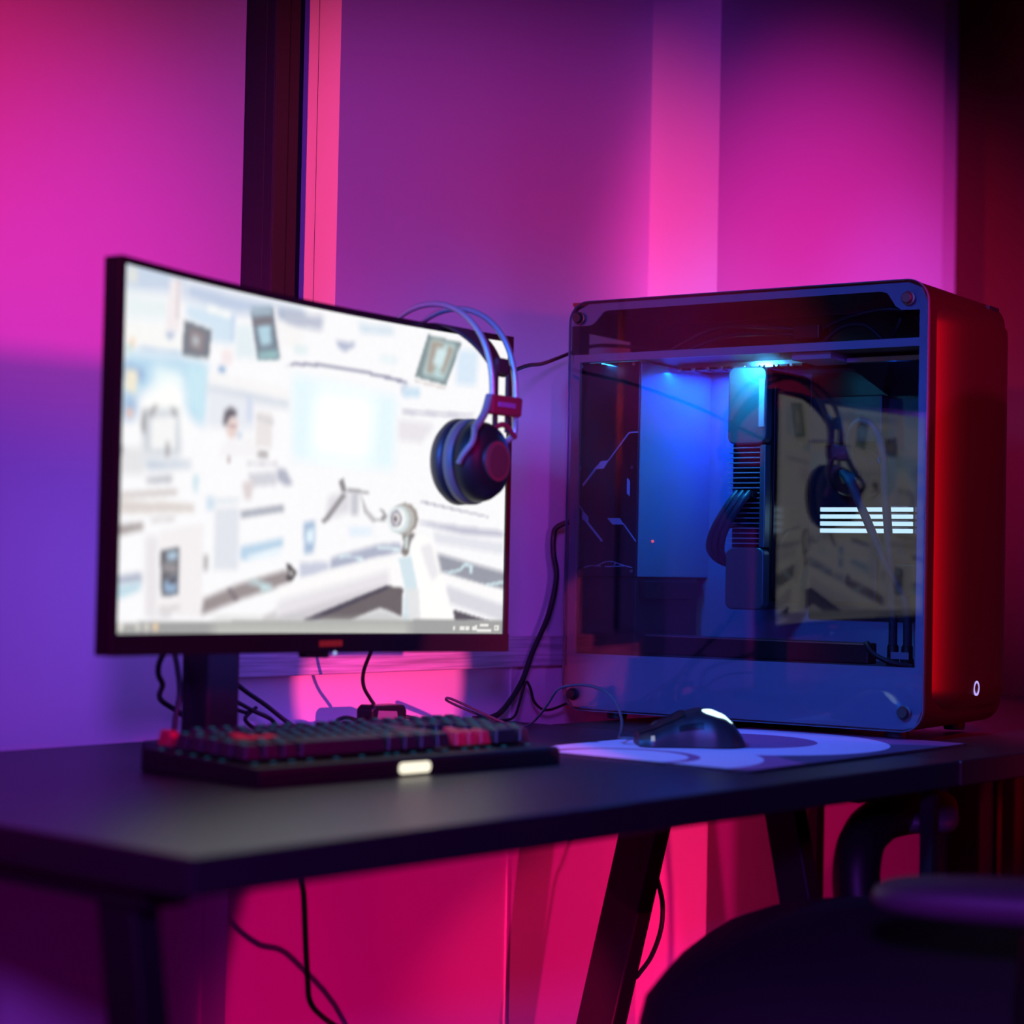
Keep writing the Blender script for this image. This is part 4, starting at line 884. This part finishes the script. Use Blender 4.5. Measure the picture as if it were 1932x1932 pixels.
# motherboard with memory, cooler and hoses
mb_ = MB().box(0.1985, 0.2045, 0.018, 0.236, 0.120, 0.432).build('motherboard', M_PLATE, pc)
for k in range(4):
    zc = 0.2570 - k * 0.0088
    o = MB().box(0.170, 0.198, 0.082, 0.208, zc - 0.0028, zc + 0.0028).build('memory_stick', M_BLACK, mb_)
    MB().box(0.1655, 0.1702, 0.0845, 0.2065, zc - 0.0026, zc + 0.0026).build('light_bar', M_LED_RAM, mb_, bevel=0.0006)
    MB().box(0.168, 0.196, 0.0790, 0.0815, zc - 0.0034, zc + 0.0034).build('memory_clip', M_LED_RAM if k < 0 else M_SILVER, mb_)
    MB().box(0.172, 0.194, 0.092, 0.118, zc + 0.0034, zc + 0.0044).build('memory_chip', M_SILVER, mb_)
for (y0, y1, z0, z1, dd) in ((0.13, 0.225, 0.340, 0.400, 0.022), (0.025, 0.075, 0.200, 0.300, 0.012), (0.09, 0.12, 0.150, 0.190, 0.008), (0.03, 0.06, 0.330, 0.410, 0.018), (0.14, 0.2, 0.14, 0.20, 0.010)):
    MB().box(0.1985 - dd, 0.1985, y0, y1, z0, z1).build('heat_sink', M_PLATE, mb_, bevel=0.002)
MB().lathe([(0.0, -0.040), (0.026, -0.040), (0.029, -0.037), (0.030, -0.010), (0.034, -0.008), (0.034, 0.0)], 'x', (0.1985, 0.165, 0.302), 40).build('pump_head', M_GLOSSBLACK, mb_, smooth=40)
M_HOSE = mat('dark_blue_hose', (0.012, 0.02, 0.035), 0.6, bump=0.4, nscale=500)
MB().tube([(0.160, 0.155, 0.300), (0.130, 0.150, 0.330), (0.115, 0.142, 0.352), (0.110, 0.128, 0.362), (0.112, 0.112, 0.352), (0.112, 0.100, 0.320), (0.110, 0.095, 0.270), (0.105, 0.087, 0.205), (0.105, 0.082, 0.150), (0.105, 0.081, 0.076)], 0.0052, 10, 6).build('hose', M_HOSE, mb_, smooth=60)
MB().tube([(0.160, 0.172, 0.292), (0.125, 0.158, 0.300), (0.110, 0.140, 0.285), (0.105, 0.118, 0.245), (0.100, 0.090, 0.190), (0.100, 0.066, 0.150), (0.100, 0.061, 0.120), (0.100, 0.061, 0.076)], 0.0052, 10, 6).build('hose', M_HOSE, mb_, smooth=60)
for yy, xx in ((0.081, 0.105), (0.061, 0.100)):
    MB().lathe([(0.0078, 0.069), (0.0078, 0.078), (0.0068, 0.079), (0.0068, 0.092), (0.0055, 0.094)], 'z', (xx, yy, 0), 16).build('hose_fitting', M_BLACK, mb_, smooth=40)
# slot covers and screws below the upper shelf
for k in range(9):
    y = 0.366 - k * 0.0195
    sc_ = MB().box(0.085, 0.115, y - 0.0145, y - 0.003, 0.4295, 0.4372).build('slot_cover', M_SILVER if k in (4, 5, 6) else M_PLATE, pc, bevel=0.0006)
    MB().lathe([(0.0, -0.002), (0.0018, -0.002), (0.0026, -0.0005), (0.0026, 0.002)], 'x', (0.085, y, 0.4315), 12).build('slot_screw', M_SILVER, pc, smooth=40)
MB().box(0.0835, 0.0850, 0.185, 0.368, 0.4325, 0.4372).build('slot_rail', M_SILVER, pc)
MB().box(0.020, 0.090, 0.128, 0.178, 0.4290, 0.4372).build('shelf_bracket', M_FRAME, pc)
MB().box(0.060, 0.180, 0.016, 0.126, 0.4270, 0.4340).build('port_shield', M_SILVER, pc, bevel=0.001)
# glossy deflector below the shelf that mirrors the memory lights
MB()._add([(0.060, 0.126, 0.4262), (0.060, 0.014, 0.4262), (0.188, 0.014, 0.398), (0.188, 0.126, 0.398)], [(0, 1, 2, 3)]).build('deflector', mat('polished_plate', (0.06, 0.07, 0.09), 0.12, 0.9), pc)
# long dark bar along the bottom, with a small sticker
rb = MB().box(0.045, 0.070, 0.086, 0.425, 0.072, 0.0965).build('lower_bar', M_PLATE, pc, bevel=0.002)
MB().box(0.0443, 0.0452, 0.092, 0.423, 0.0945, 0.0958).build('bar_edge', M_SILVER, rb)
MB().box(0.040, 0.0405, 0.034, 0.056, 0.080, 0.088).build('sticker', M_TRAY, pc)
MB().tube([(0.040, 0.085, 0.097), (0.032, 0.082, 0.094), (0.028, 0.070, 0.084), (0.030, 0.050, 0.076), (0.040, 0.03, 0.072)], 0.003, 8, 5).build('lower_lead', M_RUBBER, pc, smooth=60)
# leads in the top compartment
for pts in ([(0.05, 0.36, 0.452), (0.06, 0.30, 0.478), (0.06, 0.22, 0.474), (0.07, 0.17, 0.465), (0.07, 0.14, 0.4445)], [(0.04, 0.34, 0.446), (0.05, 0.28, 0.466), (0.05, 0.20, 0.464), (0.06, 0.165, 0.455), (0.06, 0.155, 0.4445)], [(0.05, 0.16, 0.4445), (0.05, 0.13, 0.468), (0.05, 0.10, 0.470), (0.05, 0.08, 0.455), (0.05, 0.07, 0.4445)], [(0.06, 0.18, 0.462), (0.05, 0.12, 0.480), (0.05, 0.07, 0.487), (0.06, 0.04, 0.478), (0.06, 0.025, 0.4445)], [(0.09, 0.09, 0.4445), (0.08, 0.07, 0.47), (0.08, 0.06, 0.486), (0.08, 0.03, 0.46), (0.08, 0.02, 0.4445)]):
    MB().tube(pts, 0.003, 8, 5).build('top_lead', M_RUBBER, pc, smooth=60)
MB().box(0.045, 0.075, 0.155, 0.190, 0.456, 0.474).build('lead_connector', M_BLACK, pc, bevel=0.002)

# ------------------------------------------------------------------ loose leads and the little box between them
def cable(name, pts, r, label, m=None, cat='cable', group=None):
    p0 = Vector(pts[0]); p0.z += TOP
    o = MB().tube([Vector((a, b, c + TOP)) for a, b, c in pts], r, 8, 6).build(name, m or M_RUBBER, None, smooth=60)
    return tag(o, label, cat, group)
cable('headset_cable', [(1.585, 1.425, 0.372), (1.62, 1.445, 0.385), (1.68, 1.47, 0.403), (1.723, 1.50, 0.418), (1.789, 1.535, 0.433), (1.876, 1.585, 0.446), (1.93, 1.605, 0.459), (1.97, 1.60, 0.474), (1.996, 1.59, 0.481), (2.02, 1.56, 0.480), (2.03, 1.50, 0.472)], 0.0024, 'black lead running from the headset to the top of the tower')
cable('power_cable', [(1.962, 1.596, 0.253), (1.952, 1.618, 0.243), (1.947, 1.620, 0.229), (1.948, 1.620, 0.208), (1.951, 1.617, 0.178), (1.934, 1.615, 0.13), (1.904, 1.615, 0.083), (1.879, 1.612, 0.044), (1.838, 1.605, 0.013), (1.809, 1.6, 0.005), (1.778, 1.6, 0.005)], 0.0036, 'thick black lead hanging down behind the tower to the desk')
cable('thin_cable', [(1.793, 1.575, 0.003), (1.84, 1.590, 0.004), (1.859, 1.597, 0.020), (1.876, 1.605, 0.038), (1.883, 1.606, 0.046), (1.891, 1.606, 0.037), (1.899, 1.606, 0.020), (1.92, 1.606, 0.009), (1.949, 1.604, 0.013), (1.973, 1.60, 0.022)], 0.0018, 'thin black lead curling up beside the lower back of the tower')
hub = empty('junction_box', (1.570, 1.552, TOP), math.radians(4)); tag(hub, 'small black junction box with a label on the desk by the wall', 'adapter')
MB().prism([(-0.030, 0.0), (0.030, 0.0), (0.031, 0.026), (0.027, 0.033), (-0.024, 0.034), (-0.030, 0.030)], 'y', -0.012, 0.012).build('housing', M_GLOSSBLACK, hub, bevel=0.003)
MB().prism([(-0.021, 0.018), (0.014, 0.016), (0.012, 0.026), (-0.019, 0.028)], 'y', -0.0128, -0.0118).build('sticker', mat('pale_sticker', (0.22, 0.17, 0.2), 0.5), hub)
for s in (-1, 1):
    MB().tube([(s * 0.029, 0, 0.018), (s * 0.036, 0, 0.018), (s * 0.042, 0, 0.018)], 0.0036, 8, 2, 0.7).build('strain_relief', M_RUBBER, hub, smooth=60)
cable('junction_cable', [(1.530, 1.552, 0.018), (1.518, 1.550, 0.021), (1.503, 1.545, 0.022), (1.490, 1.540, 0.019), (1.495, 1.532, 0.013), (1.512, 1.52, 0.004), (1.54, 1.51, 0.003)], 0.0022, 'short black lead looping from the left of the junction box')
cable('junction_cable', [(1.610, 1.555, 0.018), (1.620, 1.548, 0.016), (1.626, 1.540, 0.012), (1.628, 1.525, 0.005), (1.625, 1.505, 0.003)], 0.0022, 'short black lead bending down right of the junction box')
cable('video_cable', [(1.507, 1.49, 0.135), (1.516, 1.515, 0.098), (1.529, 1.54, 0.073), (1.541, 1.552, 0.055), (1.556, 1.556, 0.040), (1.562, 1.556, 0.034)], 0.0022, 'black lead hanging from the monitor to the junction box')
cable('monitor_cable', [(1.200, 1.47, 0.135), (1.212, 1.49, 0.108), (1.221, 1.512, 0.09), (1.235, 1.53, 0.077), (1.255, 1.548, 0.066), (1.281, 1.585, 0.052), (1.303, 1.605, 0.043), (1.33, 1.61, 0.03), (1.36, 1.60, 0.006)], 0.0030, 'black lead dropping from the monitor left of its stand')
cable('monitor_cable', [(1.262, 1.545, 0.112), (1.258, 1.530, 0.085), (1.254, 1.520, 0.060), (1.248, 1.518, 0.036), (1.243, 1.516, 0.012), (1.238, 1.52, 0.0032), (1.225, 1.53, 0.0032)], 0.0028, 'black lead falling close beside the left of the monitor stand')
cable('monitor_cable', [(1.335, 1.578, 0.110), (1.36, 1.588, 0.084), (1.386, 1.595, 0.066), (1.405, 1.597, 0.053), (1.436, 1.595, 0.035), (1.458, 1.585, 0.017), (1.475, 1.57, 0.004), (1.51, 1.56, 0.003)], 0.0026, 'black lead slanting down to the right behind the stand')
cable('monitor_cable', [(1.345, 1.602, 0.062), (1.388, 1.605, 0.045), (1.403, 1.603, 0.039), (1.421, 1.600, 0.030), (1.443, 1.595, 0.020), (1.461, 1.60, 0.008), (1.49, 1.605, 0.003), (1.53, 1.59, 0.003)], 0.0024, 'black lead sagging low behind the stand towards the wall')
cable('monitor_cable', [(1.36, 1.622, 0.036), (1.397, 1.622, 0.033), (1.411, 1.62, 0.031), (1.429, 1.617, 0.026), (1.436, 1.615, 0.029), (1.436, 1.612, 0.031), (1.424, 1.615, 0.019), (1.445, 1.615, 0.006), (1.47, 1.62, 0.003)], 0.0022, 'thin black lead with a kink tangled behind the stand')
cable('hanging_cable', [(1.353, 1.45, -0.028), (1.357, 1.45, -0.117), (1.362, 1.45, -0.144), (1.366, 1.45, -0.192), (1.37, 1.45, -0.23), (1.373, 1.45, -0.249), (1.385, 1.45, -0.264), (1.416, 1.45, -0.285), (1.462, 1.45, -0.306), (1.55, 1.46, -0.40), (1.60, 1.48, -0.60), (1.60, 1.5, -0.737)], 0.0030, 'black lead hanging down below the front of the desk')
cable('leg_cable', [(1.812, 1.325, -0.030), (1.807, 1.340, -0.10), (1.812, 1.352, -0.145), (1.817, 1.347, -0.165), (1.822, 1.343, -0.192), (1.822, 1.345, -0.222), (1.822, 1.358, -0.254), (1.819, 1.374, -0.277), (1.817, 1.389, -0.300), (1.817, 1.44, -0.45), (1.817, 1.50, -0.66), (1.822, 1.52, -0.737)], 0.0028, 'black lead looping beside the slanted desk leg')

# ------------------------------------------------------------------ office chair
ch = empty('office_chair', (1.63, 0.85, 0), math.radians(24)); tag(ch, 'black padded office chair with grey armrests pulled up to the desk', 'chair')
def cushion(cx, cy, cz, sx, sy, sz, e=2.6, n=28):
    def fn(u, v):
        a = 2 * PI * u; b = -PI / 2 + PI * v
        def sp(c, k): return (abs(c) ** (2 / k)) * (1 if c >= 0 else -1)
        cb = sp(math.cos(b), e)
        return (cx + sx * cb * sp(math.cos(a), e + 1), cy + sy * cb * sp(math.sin(a), e + 1), cz + sz * sp(math.sin(b), e - 0.5))
    return MB().grid(n, n // 2 + 1, fn, True)
cushion(0, 0.02, 0.526, 0.245, 0.27, 0.097).build('seat', M_FABRIC, ch, smooth=70, weld=True)
bkr = cushion(0, -0.29, 0.86, 0.24, 0.055, 0.29).build('backrest', M_FABRIC, ch, smooth=70, weld=True)
for sx in (-1, 1):
    arm = cushion(sx * 0.25, -0.09, TOP - (0.063 if sx < 0 else 0.077), 0.042, 0.155, 0.017, 3.2).build('armrest', M_ARMPAD, ch, smooth=70, weld=True)
    pts = [(sx * 0.25, -0.07, TOP - 0.09), (sx * 0.252, -0.065, TOP - 0.15), (sx * 0.252, -0.06, TOP - 0.21), (sx * 0.235, -0.05, TOP - 0.255), (sx * 0.12, -0.04, TOP - 0.268), (0, -0.04, TOP - 0.27)]
    if sx > 0:   # the far armrest is swung inwards on its bracket
        arm.data.transform(Matrix.Translation((0.437, 0.089, 0)) @ Matrix.Rotation(math.radians(-85), 4, 'Z') @ Matrix.Diagonal((1, 0.8, 1, 1)) @ Matrix.Translation((-0.25, 0.09, 0)))
        pts = [(0.452, 0.087, TOP - 0.080), (0.362, 0.102, TOP - 0.072), (0.262, 0.117, TOP - 0.070), (0.187, 0.127, TOP - 0.088), (0.164, 0.125, TOP - 0.14), (0.164, 0.10, TOP - 0.20)]
    MB().tube(pts, 0.020 if sx < 0 else 0.024, 12, 6).build('arm_bracket', M_BLACK, arm, smooth=60)
MB().box(-0.02, 0.02, -0.29, -0.05, 0.455, 0.485).build('back_bar', M_BLACK, ch, bevel=0.005)
MB().lathe([(0.028, 0.08), (0.028, 0.28), (0.018, 0.28), (0.018, 0.47), (0.09, 0.475), (0.09, 0.49)], 'z', (0, 0, 0), 24).build('gas_lift', M_BLACKMETAL, ch, smooth=40)
for k in range(5):
    t = 2 * PI * k / 5 + 0.3; c, s = math.cos(t), math.sin(t)
    lg = MB().tube([(0.02 * c, 0.02 * s, 0.11), (0.15 * c, 0.15 * s, 0.105), (0.29 * c, 0.29 * s, 0.07)], 0.022, 10, 4, 0.7).build('leg', M_BLACK, ch, smooth=60)
    MB().lathe([(0.0, -0.012), (0.022, -0.012), (0.026, -0.008), (0.026, 0.008), (0.022, 0.012), (0.0, 0.012)], 'x', (0.29 * c, 0.29 * s, 0.026), 20).build('caster', M_BLACK, lg, smooth=50)
    MB().tube([(0.29 * c, 0.29 * s, 0.075), (0.29 * c, 0.29 * s, 0.05), (0.29 * c, 0.29 * s, 0.026)], 0.006, 8, 2).build('caster_stem', M_BLACK, lg, smooth=50)
